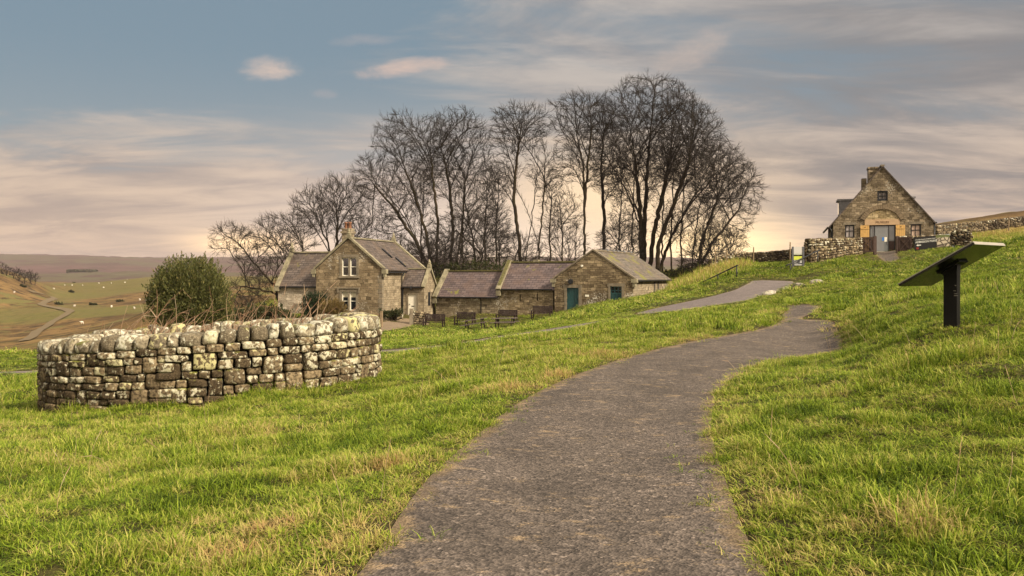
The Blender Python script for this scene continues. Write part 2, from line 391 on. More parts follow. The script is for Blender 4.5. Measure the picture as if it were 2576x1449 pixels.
M_pine = plain('pine_boards', (.50, .30, .10), .5, .15, 4)
M_bench = plain('stained_wood', (.018, .0075, .0065), .6, .35, 9)
M_grey = plain('weathered_wood', (.12, .092, .085), .8, .25, 9)
M_gate = plain('brown_boards', (.042, .021, .014), .7, .25, 9)
M_oak = plain('grey_oak', (.21, .15, .09), .9, .3, 9)
M_terra = plain('terracotta', (.19, .085, .045), .8, .25)
M_lead = plain('lead', (.16, .155, .16), .6, .2)
def glass(name, tint, rough=.04):
    t = NT(name); co = t.coord()
    return t.done(t.bsdf(t.mix(t.noise(1.2, 2, co), tint, tuple(x * .5 for x in tint)), rough, t.bump(t.noise(1.5, 2, co), .05, .05), Specular_IOR_Level=1.0, Coat_Weight=1.0))
M_glass = glass('window_glass', (.03, .035, .045))
M_blind = plain('pane_cover', (.5, .45, .33), .9, .05)

# ------------------------------------------------------------------ ground and paths
dth = np.concatenate([np.linspace(-math.pi, -.75, 46)[:-1], np.linspace(-.75, .75, 401), np.linspace(.75, math.pi, 46)[1:]])
lr = np.concatenate([np.linspace(math.log(.4), math.log(90), 430)[:-1], np.linspace(math.log(90), math.log(4300), 300)])
SPLIT = int(np.argmin(np.abs(lr - math.log(1150))))
def sheet(name, l0, l1, mat):
    T, L = np.meshgrid(dth, lr[l0:l1], indexing='ij'); r = np.exp(L); X = r * np.sin(T); Y = r * np.cos(T)
    Z = land(X.ravel(), Y.ravel()); a, b = T.shape
    ix = np.arange(a * b).reshape(a, b)
    f = np.stack([ix[:-1, :-1], ix[:-1, 1:], ix[1:, 1:], ix[1:, :-1]], -1).reshape(-1, 4)
    V = np.stack([X.ravel(), Y.ravel(), Z], 1)
    if l0 == 0:
        V = np.concatenate([V, [[0, 0, 0.0]]]); V[:, 2][np.hypot(V[:, 0], V[:, 1]) < .01] = land(0.0, .5)
    x, y, rr = V[:, 0], V[:, 1], np.hypot(V[:, 0], V[:, 1])
    br = sstep(.46, .62, fbm(x * .012, y * .02, 31, 4) + .10 * (fbm(x * .06, y * .06, 33, 3) - .5)) * sstep(90, 170, rr)
    t = np.arctan2(x, y)
    br = np.maximum(br, sstep(60, 110, rr) * (1 - sstep(160, 260, rr)) * sstep(.28, .5, fbm(x * .04, y * .04, 35, 3) + .15))   # bracken below the brow
    br = br * (1 - .85 * sstep(480, 560, rr) * (1 - sstep(900, 1000, rr)) * sstep(-.50, -.44, t))                             # the bright sheep pasture
    br = np.maximum(br, sstep(360, 395, rr) * (1 - sstep(1000, 1100, rr)) * (1 - sstep(-.488, -.475, t)))                        # the bracken spur
    br = np.maximum(br, sstep(70, 100, rr) * sstep(.2, .3, t) * (1 - sstep(400, 500, rr)))                                      # rough moor grass behind the museum
    br = np.where(rr > 1000, sstep(.3, .7, fbm(x * .0028, y * .006, 41, 4)), br)
    mud = 1 - sstep(.0, .35, np.minimum.reduce([pdist(x, y, w) for w in (main_xy, road_xy, foot_xy)]))
    o = raw(name, V, f, mat, uv=False, smoothf=True, attrs={'bracken': br, 'mud': mud, 'thatch_shade': 1 - sstep(60, 112, rr)})
    return tag(o, kind='structure')
t = NT('turf'); co = t.coord()
g1 = t.mix(t.ramp(t.noise(.5, 6, co), .35, .65), (.075, .088, .018), (.135, .135, .030))
g1 = t.mix(t.ramp(t.noise(6, 5, co), .45, .75), g1, (.155, .125, .045))
g1 = t.mix(t.math('MULTIPLY', t.ramp(t.noise(.05, 7, co, .7), .42, .66), .75), g1, (.15, .115, .045)); g1 = t.mix(t.math('MULTIPLY', t.ramp(t.noise(.22, 6, co, .7), .56, .66), .6), g1, (.06, .055, .018))
b1 = t.mix(t.ramp(t.noise(.07, 6, co, .65), .35, .65), (.085, .052, .022), (.20, .125, .05))
b1 = t.mix(t.ramp(t.noise(.16, 7, co, .72), .50, .60), b1, (.05, .034, .018)); b1 = t.mix(t.ramp(t.noise(.05, 6, co, .7), .52, .6), b1, (.13, .115, .04))
col = t.mix(t.attr('bracken'), t.mix(t.attr('thatch_shade'), t.mix(.38, g1, (.125, .09, .04)), g1), b1)
col = t.mix(t.math('MULTIPLY', t.attr('mud'), .7), t.mix(t.math('MULTIPLY', t.attr('thatch_shade'), .75), col, (.028, .026, .009)), (.06, .042, .025))  # thatch colour also carries painted shade between the grass tufts
M_turf = t.done(t.bsdf(col, .95, t.bump(t.math('ADD', t.noise(1.2, 6, co, .7), t.noise(14, 4, co)), .6, .25), Specular_IOR_Level=.1))
t = NT('moor'); co = t.coord()
col = t.mix(t.attr('bracken'), (.085, .075, .045), (.10, .062, .055))
col = t.mix(t.ramp(t.noise(.006, 6, co, .6), .5, .6), col, (.075, .052, .042))
M_moor = t.done(t.bsdf(col, 1, Specular_IOR_Level=.05))
ground = sheet('ground', 0, SPLIT + 1, M_turf)
hills = sheet('hills', SPLIT, len(lr), M_moor)

def way(name, poly, mat, step, lift=.012):
    """a sheet draped over the land inside an outline"""
    P0 = np.array(poly); dense = []
    for a, b in zip(P0, np.roll(P0, -1, 0)):
        k = max(1, int(np.hypot(*(b - a)) / (step * 1.2))); dense += [a + (b - a) * j / k for j in range(k)]
    dense = np.array(dense)
    x0, y0 = P0.min(0); x1, y1 = P0.max(0)
    gx, gy = np.meshgrid(np.arange(x0, x1, step), np.arange(y0, y1, step)); gx = gx.ravel() + rng.uniform(-.2, .2, gx.size) * step; gy = gy.ravel() + rng.uniform(-.2, .2, gy.size) * step
    k = inpoly(gx, gy, poly); gx, gy = gx[k], gy[k]; k = pdist(gx, gy, poly) > step * .4; gx, gy = gx[k], gy[k]
    pts = [Vector(p) for p in dense] + [Vector((a, b)) for a, b in zip(gx, gy)]
    nb = len(dense)
    v, e, f, *_ = geometry.delaunay_2d_cdt(pts, [(i, (i + 1) % nb) for i in range(nb)], [], 1, 1e-4)
    v = np.array([tuple(p) for p in v]); z = land(v[:, 0], v[:, 1]) + lift
    d = pdist(v[:, 0], v[:, 1], poly)
    o = raw(name, np.c_[v, z], [list(q) for q in f], mat, uv=False, smoothf=True, attrs={'edge': d})
    return tag(o, kind='structure')
def gravel(name, dark, lite, straw, fine=60, pale=0.0):
    t = NT(name); co = t.coord()
    v = t.n('TexVoronoi', Scale=fine); t.set(v, 'Vector', co)
    col = t.mix(v.outputs['Color'], dark, lite)
    sp = t.n('TexVoronoi', Scale=fine * .7); t.set(sp, 'Vector', co)
    hs = t.n('SeparateColor'); t.set(hs, 'i0', sp.outputs['Color'])
    col = t.mix(t.ramp(hs.outputs[0], .97, .98), col, tuple(min(1, x * 1.35) for x in lite))
    col = t.mix(t.math('MULTIPLY', t.ramp(t.noise(1.3, 5, co), .35, .7), .4), col, tuple(x * .7 for x in dark)); col = t.mix(t.math('MULTIPLY', t.ramp(t.noise(16, 5, co, .75), .44, .66), .55), col, tuple(x * .8 for x in dark))
    st = t.n('Mapping'); t.set(st, 'Vector', co); t.set(st, 'Scale', (.8, 1.35, 1)); t.set(st, 'Rotation', (0, 0, .35))
    litter = t.math('ADD', t.math('MULTIPLY', t.noise(4.6, 6, st.outputs[0], .7), .9), t.math('MULTIPLY', t.noise(26, 5, co, .75, 1.5), .48))
    e = t.ramp(t.math('ADD', t.attr('edge'), t.math('MULTIPLY', t.math('SUBTRACT', t.noise(2.2, 4, co), .5), .35)), .30, -.02)
    thr = t.math('ADD', litter, t.math('MULTIPLY', e, .13))
    col = t.mix(t.math('MULTIPLY', t.ramp(thr, .75, .90), .65), col, straw)
    col = t.mix(t.math('MULTIPLY', t.ramp(t.math('ADD', e, t.math('MULTIPLY', t.noise(9, 5, co, .7), 1.1)), 1.1, 1.6), .75), col, t.mix(t.noise(30, 4, co), tuple(x * .16 for x in straw), tuple(x * .55 for x in straw)))
    return t.done(t.bsdf(col, .92, t.bump(t.math('ADD', v.outputs['Distance'], t.math('MULTIPLY', t.noise(5, 4, co), .6)), .75, .012), Specular_IOR_Level=.2))
M_path = gravel('path_gravel', (.030, .025, .022), (.19, .152, .127), (.33, .235, .14), 58)
M_road = gravel('road_tarmac', (.10, .082, .08), (.20, .165, .155), (.36, .29, .22), 30)
M_dirt = gravel('dirt', (.16, .115, .075), (.25, .19, .13), (.27, .2, .1), 20)
way('path', main_xy, M_path, .16)
way('road', road_xy, M_road, .6)
way('footpath', foot_xy, M_road, .4)
way('lane', lane_xy, M_road, .5)
way('drive', drive_xy, M_dirt, .8)
way('museum_path', museum_xy, M_path, .5)
way('valley_road', valley_xy, M_dirt, 4, .25)

# ------------------------------------------------------------------ dry stone
def cube_grid(k):
    bm = bmesh.new(); bmesh.ops.create_cube(bm, size=2)
    bmesh.ops.subdivide_edges(bm, edges=bm.edges[:], cuts=k - 1, use_grid_fill=True)
    bm.verts.ensure_lookup_table(); v = np.array([tuple(x.co) for x in bm.verts]); f = np.array([[q.index for q in p.verts] for p in bm.faces]); bm.free()
    return v, f
CG = {k: cube_grid(k) for k in (2, 3, 4, 5)}
class Stones:
    def __init__(s, k): s.k = k; s.V = []; s.F = []; s.rn = []; s.li = []; s.i = 0
    def add(s, c, ax, ay, az, dims, lich=0.0, rough=.07, pw=None, taper=0, bias=None):
        """one stone: centre, its three axes, full sizes"""
        v, f = CG[s.k]; pw = pw or random.uniform(5, 11)
        p = v / ((np.abs(v) ** pw).sum(1, keepdims=True) ** (1 / pw)); p = p * 1.02
        ph = rng.uniform(0, 6.3, 9); w = rng.uniform(.8, 2.4, 9)
        nse = np.stack([np.sin(v[:, 1] * w[0] + ph[0]) + np.sin(v[:, 2] * w[1] + ph[1]) + .5 * np.sin(v[:, 0] * 3 + v[:, 2] * 2.5 + ph[6]),
                        np.sin(v[:, 0] * w[2] + ph[2]) + np.sin(v[:, 2] * w[3] + ph[3]) + .6 * np.sin(v[:, 0] * 3.3 + v[:, 2] * 3 + ph[7]),
                        np.sin(v[:, 0] * w[4] + ph[4]) + np.sin(v[:, 1] * w[5] + ph[5]) + .5 * np.sin(v[:, 0] * 2.7 + v[:, 1] * 3 + ph[8])], 1)
        p = p + nse * rough * .42 + rng.normal(0, rough * .12, p.shape)
        if taper: p[:, :2] *= (1 - taper * (p[:, 2:3] * .5 + .5))
        q = p * np.array(dims) * .5
        s.V.append(np.asarray(c) + q[:, :1] * np.asarray(ax) + q[:, 1:2] * np.asarray(ay) + q[:, 2:] * np.asarray(az)); s.F.append(f + s.i); s.i += len(v)
        s.rn.append(np.full(len(v), random.random())); s.li.append(np.full(len(v), lich))
    def build(s, name, mat, parent=None, org=(0, 0, 0)):
        return raw(name, np.concatenate(s.V) - np.asarray(org), np.concatenate(s.F), mat, parent, uv=False, smoothf=True, attrs={'rnd': np.concatenate(s.rn), 'lich': np.concatenate(s.li)})
M_fold = rubble('fold_stone', (.050, .035, .020), (.225, .17, .102), .92, .8, 1.45, white=(.50, .465, .36))
M_foldc = rubble('fold_cope_stone', (.11, .088, .058), (.30, .255, .18), .9, .5, 1.3, white=(.52, .495, .41))
M_dark = plain('wall_hearting', (.008, .006, .004), 1, .3)
M_field = rubble('field_wall_stone', (.045, .032, .02), (.27, .21, .135), .9, .3, .5)
M_yard = rubble('yard_wall_stone', (.055, .038, .022), (.31, .24, .15), .95, .3, .7)

def arc_table(pts):
    p = np.array(pts); d = np.r_[0, np.cumsum(np.hypot(*np.diff(p[:, :2], axis=0).T))]; return p, d
def coursed(line, z0f, topf, thick, courses, lens, k, mat, matc, name, parent, org, cope=(.22, .3, .2), lich=0.0, faces=(1, -1), jit=.012, copelich=.3, gap=.018):
    """dry stone wall along a polyline: courses of separate stones on both faces over a dark hearting, upright cope stones"""
    p, d = arc_table(line); total = d[-1]
    def pos(s):
        s = np.clip(s, 0, total); return np.array([np.interp(s, d, p[:, 0]), np.interp(s, d, p[:, 1])])
    def tan(s):
        a = pos(s + .12) - pos(s - .12); return a / (np.hypot(*a) + 1e-9)
    body = Stones(k); cope_s = Stones(k)
    hs = rng.uniform(.7, 1.35, courses); hs[0] *= 1.2; hs = np.cumsum(np.r_[0, hs / hs.sum()])
    for sgn in faces:
        block = []
        for c in range(courses):
            s = -random.uniform(0, lens[0]); nxt = []
            while s < total:
                L = random.uniform(*lens) * (1.35 if random.random() < .15 else 1)
                for a, b in block:
                    if s < b and s + L > a:
                        if s >= a - .05: s = b
                        else: L = max(a - s, .08)
                tall = c < courses - 1 and random.random() < .11
                m = min(max(s + L / 2, 0), total); xy = pos(m); tg = tan(m); nn = np.array([tg[1], -tg[0]]) * sgn
                zt, zb = topf(m), z0f(m)
                za = zb + (zt - zb) * hs[c]; zc = zb + (zt - zb) * hs[c + 2 if tall else c + 1]
                if tall: nxt.append((s, s + L))
                dep = random.uniform(.2, .28); out = thick / 2 - dep / 2 + random.uniform(-jit, jit) + .03
                cz = (za + zc) / 2
                body.add((xy[0] + nn[0] * out, xy[1] + nn[1] * out, cz), (tg[0], tg[1], random.uniform(-.03, .03)), (nn[0], nn[1], .0), (0, 0, 1),
                         (L - gap, dep, (zc - za) - gap * .65), lich + .30 * (cz - zb) / max(zt - zb, .1) - .15, .11)
                s += L
            block = nxt
    s = 0
    while s < total:
        L = random.uniform(*cope[2:] if len(cope) > 3 else (cope[2] * .7, cope[2] * 1.5)); m = s + L / 2; xy = pos(m); tg = tan(m); nn = np.array([tg[1], -tg[0]])
        h = cope[1] * random.uniform(.85, 1.12); lean = random.uniform(-.25, .25)
        cope_s.add((xy[0], xy[1], topf(m) + h / 2 - .02), (tg[0], tg[1], 0), (nn[0], nn[1], 0), (tg[0] * lean, tg[1] * lean, 1), (L * 1.03, thick + .06, h), copelich, .11, random.uniform(3.6, 6), .10)
        s += L
    ss = np.linspace(0, total, max(2, int(total / .25))); V = []; 
    for q in ss:
        xy = pos(q); tg = tan(q); nn = np.array([tg[1], -tg[0]]); w = thick / 2 - .10
        for sg, z in ((1, z0f(q) - .3), (1, topf(q) + .05), (-1, topf(q) + .05), (-1, z0f(q) - .3)): V.append((xy[0] + nn[0] * w * sg, xy[1] + nn[1] * w * sg, z))
    i = np.arange(len(ss) - 1)[:, None] * 4; f = np.concatenate([i + np.array([[a, (a + 1) % 4, (a + 1) % 4 + 4, a + 4]]) for a in range(4)])
    V = np.array(V) - np.asarray(org)
    if parent is None: return body, cope_s
    body.build('stonework', mat, parent, org); cope_s.build('cope', matc, parent, org)
    raw('hearting', V, f, M_dark, parent, uv=False)

# the round stone fold
FC = ((543 - CX) / F * 17, 17.0); FA, FB = 2.86, 2.2
ring = [(FC[0] + FA * math.cos(a), FC[1] + FB * math.sin(a)) for a in np.linspace(-math.pi / 2, 1.5 * math.pi, 181)]
rp, rd = arc_table(ring)
TOP = [(-90, .59), (-50, .72), (-20, .76), (0, .74), (30, .78), (60, .66), (100, .54), (140, .44), (180, .33), (215, .38), (245, .48), (270, .59)]
ang = np.linspace(-90, 270, 181)
ztop = np.interp(ang, [a for a, z in TOP], [z for a, z in TOP])
fold = tag(empty('stone_fold', (FC[0], FC[1], -.7)), 'round dry stone fold with white lichened cope, dead stems inside, left of the path', 'stone wall')
coursed(ring, lambda s: -1.38, lambda s: float(np.interp(s, rd, ztop)) - .26, .5, 12, (.16, .38), 5, M_fold, M_foldc, 'fold', fold, (FC[0], FC[1], -.7), (.5, .26, .17, .36), .15, (1, -1), .026, .30, .014)

def dry_wall(line, h, label, mat=M_field, name='dry_stone_wall', thick=.45, courses=7, lens=(.2, .5), level=None, k=2, cope=(.45, .24, .2, .4), cat='stone wall', lich=.0, jit=.02, cl=.12):
    p, d = arc_table(line)
    g = land(p[:, 0], p[:, 1]); zb = g - .15
    zt = np.array(level) if level is not None else g + h
    org = (float(p[:, 0].mean()), float(p[:, 1].mean()), float(g.mean()))
    w = tag(empty(name, org), label, cat)
    coursed(line, lambda s: float(np.interp(s, d, zb)), lambda s: float(np.interp(s, d, zt)) - cope[1] + .02, thick, courses, lens, k, mat, mat, name, w, org, cope, lich, (1, -1), jit, cl, .05)
    return w
def seg(a, b, n):
    return [(a[0] + (b[0] - a[0]) * i / n, a[1] + (b[1] - a[1]) * i / n) for i in range(n + 1)]

# ------------------------------------------------------------------ buildings (local frame: x along the front, y going back, z up)
def frame(name, X, Y, Z, phi, label, cat):
    e = empty(name, (X, Y, Z), -phi); return tag(e, label, cat)
def roof_slab(m, a, b, c, d, t=.09):
    """roof plane a-b (eaves) to c-d (ridge), pushed down by its thickness"""
    m.prism([a, b, c, d], (0, 0, -t)); return m
def sash(parent, x0, x1, z0, z1, y, mat=None, lights=1, bars=(1, 1), pane_cover=False, fr=.07, name='window'):
    """sash window: frame with the panes behind it"""
    mat = mat or M_white
    f = MB(); w = (x1 - x0) / lights
    for k in range(lights):
        a = x0 + k * w + (.06 if k else 0); b = x0 + (k + 1) * w - (.06 if k < lights - 1 else 0)
        f.box(a, a + fr, y - .03, y + .03, z0, z1); f.box(b - fr, b, y - .03, y + .03, z0, z1)
        f.box(a + fr, b - fr, y - .028, y + .028, z0, z0 + fr * 1.2); f.box(a + fr, b - fr, y - .028, y + .028, z1 - fr, z1)
        for i in range(bars[1]):
            zz = z0 + (z1 - z0) * (i + 1) / (bars[1] + 1); f.box(a + fr, b - fr, y - .025, y + .02, zz - .03, zz + .03)
        for i in range(bars[0] - 1):
            xx = a + (b - a) * (i + 1) / bars[0]; f.box(xx - .02, xx + .02, y - .022, y + .02, z0 + fr * 1.2, z1 - fr)
    o = f.build(name, mat, parent)
    g = MB().box(x0 + .02, x1 - .02, y + .035, y + .05, z0 + .02, z1 - .02).build('pane', M_glass, o)
    if pane_cover: MB().box(x0 + .06, x1 - .06, y + .028, y + .034, z1 - (z1 - z0) * .3, z1 - fr).build('pane_cover', M_blind, o)
    return o
def surround(parent, x0, x1, z0, z1, y, w=.2, hood=True, mull=True, name='window_surround'):
    m = MB(); m.box(x0 - w, x0, y - .04, y + .16, z0 - .02, z1); m.box(x1, x1 + w, y - .04, y + .16, z0 - .02, z1)
    m.box(x0 - w, x1 + w, y - .045, y + .16, z1, z1 + .26); m.box(x0 - w - .06, x1 + w + .06, y - .1, y + .16, z0 - .16, z0 - .02)
    if mull: m.box((x0 + x1) / 2 - .06, (x0 + x1) / 2 + .06, y - .02, y + .16, z0 - .02, z1)
    if hood:
        m.box(x0 - w - .16, x1 + w + .16, y - .13, y - .045, z1 + .26, z1 + .36)
        for q in (x0 - w - .16, x1 + w + .04): m.box(q, q + .12, y - .13, y - .045, z1 - .1, z1 + .26)
    return m.build(name, M_dress, parent)
def gutter(parent, a, b, r=.055):
    m = MB(); m.beam(a, b, .12, .11); return m.build('gutter', M_iron, parent)
def pipe(parent, pts, r=.045, name='drainpipe'):
    return MB().tube(pts, r, 8).build(name, M_iron, parent, True)
def finial(parent, x, y, z, h=.8):
    m = MB(); m.box(x - .16, x + .16, y - .16, y + .16, z, z + h * .35); m.lathe(x, y, [(.17, z + h * .35), (.19, z + h * .42), (.1, z + h * .5), (.13, z + h * .62), (.02, z + h)], 8)
    return m.build('finial', M_cope, parent)
def coping(parent, p0, p1, w=.32, h=.14, mat=None, name='coping'):
    m = MB(); m.beam(p0, p1, w, h); return m.build(name, mat or M_cope, parent)
def ridge(parent, a, b, mat=None):
    m = MB(); m.beam(Vector(a) + Vector((0, 0, .03)), Vector(b) + Vector((0, 0, .03)), .3, .12); return m.build('ridge', mat or M_cope, parent)

def each(boxes, name, mat, parent):
    for q in boxes: MB().box(*q).build(name, mat, parent)
# --- the cottage
c = frame('cottage', -16.76, 75.85, -2.1, R(16), 'two storey stone cottage with orange chimney pots, steep slate roofs and a white door', 'cottage')
GW, GE, GA, GL = 6.13, 4.24, 6.75, 9.4
gx = GW / 2
WIN = [(2.42, 3.80, 3.62, 5.18), (2.40, 3.75, .70, 2.30)]
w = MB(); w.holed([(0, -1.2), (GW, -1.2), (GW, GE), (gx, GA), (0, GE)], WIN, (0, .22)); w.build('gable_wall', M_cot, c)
w = MB(); w.poly([(GW, 0, -1.2), (GW, GL, -1.2), (GW, GL, GE), (GW, 0, GE)]); w.poly([(GW, GL, -1.2), (0, GL, -1.2), (0, GL, GE), (gx, GL, GA), (GW, GL, GE)]); w.poly([(0, GL, -1.2), (0, 0, -1.2), (0, 0, GE), (0, GL, GE)])
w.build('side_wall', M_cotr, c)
sl = (GA - GE) / gx
r = MB()
roof_slab(r, (GW + .22, .12, GE - .22 * sl + .1), (GW + .22, GL - .12, GE - .22 * sl + .1), (gx, GL - .12, GA + .1), (gx, .12, GA + .1))
roof_slab(r, (-.22, GL - .12, GE - .22 * sl + .1), (-.22, .12, GE - .22 * sl + .1), (gx - .005, .12, GA + .095), (gx - .005, GL - .12, GA + .095))
rf = r.build('roof', M_slate, c)
ridge(c, (gx, .2, GA + .1), (gx, GL - .2, GA + .1))
for y in (-.0, GL):
    for s in (0, 1):
        xe = GW + .18 if s else -.18
        coping(c, (xe, y + .06, GE - .18 * sl + .16), (gx, y + .06, GA + .2), .36, .16)
for xe in (-.22, GW + .22):
    k = MB(); k.box(xe - .2, xe + .2, -.14, .3, GE - .42, GE - .05); k.box(xe - .1, xe + .1, -.1, .26, GE - .7, GE - .42); k.build('kneeler', M_cope, c)
finial(c, gx, .06, GA + .2, .75); finial(c, gx, GL, GA + .2, .8)
ch = MB(); ch.box(gx - 1.95, gx - 1.15, 2.6, 3.4, GA - 2.6, GA + .95); ch.box(gx - 2.05, gx - 1.05, 2.5, 3.5, GA + .62, GA + .82); ch.box(gx - 2.0, gx - 1.1, 2.55, 3.45, GA + .95, GA + 1.05); ch = ch.build('chimney', M_cotr, c)
for q in (-1.74, -1.37):
    MB().lathe(gx + q, 3.0, [(.15, GA + 1.05), (.13, GA + 1.5), (.16, GA + 1.52), (.16, GA + 1.64), (.11, GA + 1.64)], 12).build('chimney_pot', M_terra, ch, True)
for i, (a, b, z0, z1) in enumerate(WIN):
    sash(c, a, b, z0, z1, .12, None, 2, (1, 1), i == 1)
    surround(c, a, b, z0, z1, 0, .2, i == 1)
for y0, q in ((4.3, .33), (5.1, .62)):                       # roof lights
    k = MB(); x0 = gx + (GW / 2 + .2) * q; z0 = GA + .1 - (x0 - gx) * sl; x1 = x0 + .95; z1 = z0 - .95 * sl
    k.prism([(x0, y0, z0 + .05), (x1, y0, z1 + .05), (x1, y0 + .3, z1 + .05), (x0, y0 + .3, z0 + .05)], (0, 0, .07)); sk = k.build('roof_light', M_iron, rf)
    k = MB(); k.poly([(x0 + .08, y0 + .08, z0 + .06 - .08 * sl + .07), (x1 - .08, y0 + .08, z1 + .08 * sl + .06 + .07), (x1 - .08, y0 + .22, z1 + .08 * sl + .13), (x0 + .08, y0 + .22, z0 - .08 * sl + .13)]); k.build('pane', M_glass, sk)
gutter(c, (GW + .27, .35, GE - .3), (GW + .27, 4.6, GE - .3))
each([(GW, GW + .16, .5 + i * .46, .58 + i * .46, GE - .42, GE - .28) for i in range(8)], 'rafter_end', M_dress, c)
pipe(c, [(GW + .25, 4.02, GE - .35), (GW + .1, 3.98, GE - .7), (GW + .1, 3.98, -.6)])
# quoins at the gable's corners
each([(GW - .28 - .12 * (i % 2), GW + .012, -.012, .3, .1 + i * .42, .46 + i * .42) for i in range(9)], 'quoin', M_dress, c)
# left wing
WL, WE, WA, WD = 3.95, 2.82, 5.62, 2.35
w = MB(); w.poly([(-WL, .5, -1.2), (0, .5, -1.2), (0, .5, WE), (-WL, .5, WE)]); w.poly([(-WL, .5 + 2 * WD, -1.2), (-WL, .5, -1.2), (-WL, .5, WE), (-WL, .5 + WD, WA), (-WL, .5 + 2 * WD, WE)]); w.build('wing_wall', M_cotw, c)
sw = (WA - WE) / WD
r = MB(); roof_slab(r, (-WL + .1, .5 - .2, WE - .2 * sw + .1), (.02, .3, WE - .2 * sw + .1), (gx - .8, .5 + WD, WA + .1), (-WL + .1, .5 + WD, WA + .1))
roof_slab(r, (.02, .7 + 2 * WD, WE - .2 * sw + .1), (-WL + .1, .7 + 2 * WD, WE - .2 * sw + .1), (-WL + .1, .505 + WD, WA + .095), (gx - .8, .505 + WD, WA + .095)); r.build('wing_roof', M_slate, c)
ridge(c, (-WL, .5 + WD, WA + .1), (gx - .9, .5 + WD, WA + .1))
coping(c, (-WL + .02, .28, WE - .22 * sw + .16), (-WL + .02, .5 + WD, WA + .2), .4, .18); coping(c, (-WL + .02, .72 + 2 * WD, WE - .22 * sw + .16), (-WL + .02, .5 + WD, WA + .2), .4, .18)
k = MB(); k.box(-WL - .2, -WL + .22, .2, .6, WE - .5, WE - .1); k.build('kneeler', M_cope, c)
finial(c, -WL, .5 + WD, WA + .2, .85)
gutter(c, (-WL + .3, .26, WE - .14), (-.05, .26, WE - .14))
# porch wing with the white door
PX, PY, PL, PE, PA, PD = GW, 4.1, 2.15, 2.78, 4.2, 1.3
w = MB(); DX0, DX1 = GW + .62, GW + 1.42
w.holed([(PX, -1.2), (PX + PL, -1.2), (PX + PL, PE), (PX, PE)], [(DX0, DX1, .08, 2.05)], (PY, PY + .2)); w.build('porch_wall', M_cotr, c)
w = MB(); w.poly([(PX + PL, PY, -1.2), (PX + PL, PY + 2 * PD, -1.2), (PX + PL, PY + 2 * PD, PE), (PX + PL, PY + PD, PA), (PX + PL, PY, PE)]); w.build('porch_gable', M_cotr, c)
sp = (PA - PE) / PD
r = MB(); roof_slab(r, (PX - .0, PY - .2, PE - .2 * sp + .08), (PX + PL - .12, PY - .2, PE - .2 * sp + .08), (PX + PL - .12, PY + PD, PA + .08), (PX - .0, PY + PD, PA + .08))
roof_slab(r, (PX + PL - .12, PY + 2 * PD + .2, PE - .2 * sp + .08), (PX, PY + 2 * PD + .2, PE - .2 * sp + .08), (PX, PY + PD + .005, PA + .075), (PX + PL - .12, PY + PD + .005, PA + .075)); r.build('porch_roof', M_slate, c)
ridge(c, (PX - .3, PY + PD, PA + .06), (PX + PL, PY + PD, PA + .06))
coping(c, (PX + PL - .02, PY - .26, PE - .26 * sp + .16), (PX + PL - .02, PY + PD, PA + .18), .34, .16); coping(c, (PX + PL - .02, PY + 2 * PD + .26, PE - .26 * sp + .16), (PX + PL - .02, PY + PD, PA + .18), .34, .16)
finial(c, PX + PL - .02, PY + PD, PA + .18, .75)
gutter(c, (PX + .15, PY - .22, PE - .14), (PX + PL - .3, PY - .22, PE - .14))
pipe(c, [(PX + .22, PY - .12, PE - .1), (PX + .14, PY - .06, PE - .6), (PX + .14, PY - .06, -.5)])
k = MB(); k.box(DX0 - .16, DX0, PY - .03, PY + .1, 0, 2.05); k.box(DX1, DX1 + .16, PY - .03, PY + .1, 0, 2.05); k.box(DX0 - .16, DX1 + .16, PY - .035, PY + .1, 2.05, 2.26); k.box(DX0 - .3, DX1 + .3, PY - .1, PY - .035, 2.26, 2.34); k.build('door_surround', M_dress, c)
k = MB()
for i in range(6): k.box(DX0 + i * .1333, DX0 + i * .1333 + .127, PY + .1, PY + .15, .1, 2.05)
dr = k.build('door', M_white, c); MB().box(DX0 + .3, DX0 + .56, PY + .085, PY + .1, .93, 1.01).build('letterbox', M_iron, dr); MB().lathe(DX0 + .12, PY + .07, [(.035, 1.1), (.045, 1.14), (.02, 1.18)], 8).build('handle', M_iron, dr)
lm = MB(); lm.lathe(DX0 + .35, PY - .22, [(.05, 2.42), (.11, 2.47), (.13, 2.66), (.03, 2.74)], 8); lm.box(DX0 + .33, DX0 + .37, PY - .22, PY, 2.74, 2.78); lm.build('lantern', M_iron, c)
MB().box(PX + PL - .002, PX + PL + .03, PY + .9, PY + 1.4, 1.0, 2.2).build('slit_window', M_dkwood, c)

# --- the barns
BZ = -1.3; BP = R(24)
def barn(label): return frame('barn', 3.56, 74.25, BZ, BP, label, 'barn')
b = barn('gabled stone barn with a teal door, teal slatted window and mossy slate roof')
CW, CE, CA, CL = 6.78, 2.62, 4.86, 11.6
DOOR = (1.08, 2.14, .0, 1.85); SLW = (4.86, 5.84, .55, 1.98)
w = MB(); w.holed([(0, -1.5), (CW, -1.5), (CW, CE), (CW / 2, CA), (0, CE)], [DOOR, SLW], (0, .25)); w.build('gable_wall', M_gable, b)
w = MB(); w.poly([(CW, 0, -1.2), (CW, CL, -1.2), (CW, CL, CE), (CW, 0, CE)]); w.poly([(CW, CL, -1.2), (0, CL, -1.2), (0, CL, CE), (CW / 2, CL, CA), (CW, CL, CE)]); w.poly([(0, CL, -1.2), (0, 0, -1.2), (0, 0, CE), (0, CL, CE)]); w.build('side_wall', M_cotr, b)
sb = (CA - CE) / (CW / 2)
r = MB(); ex = .28
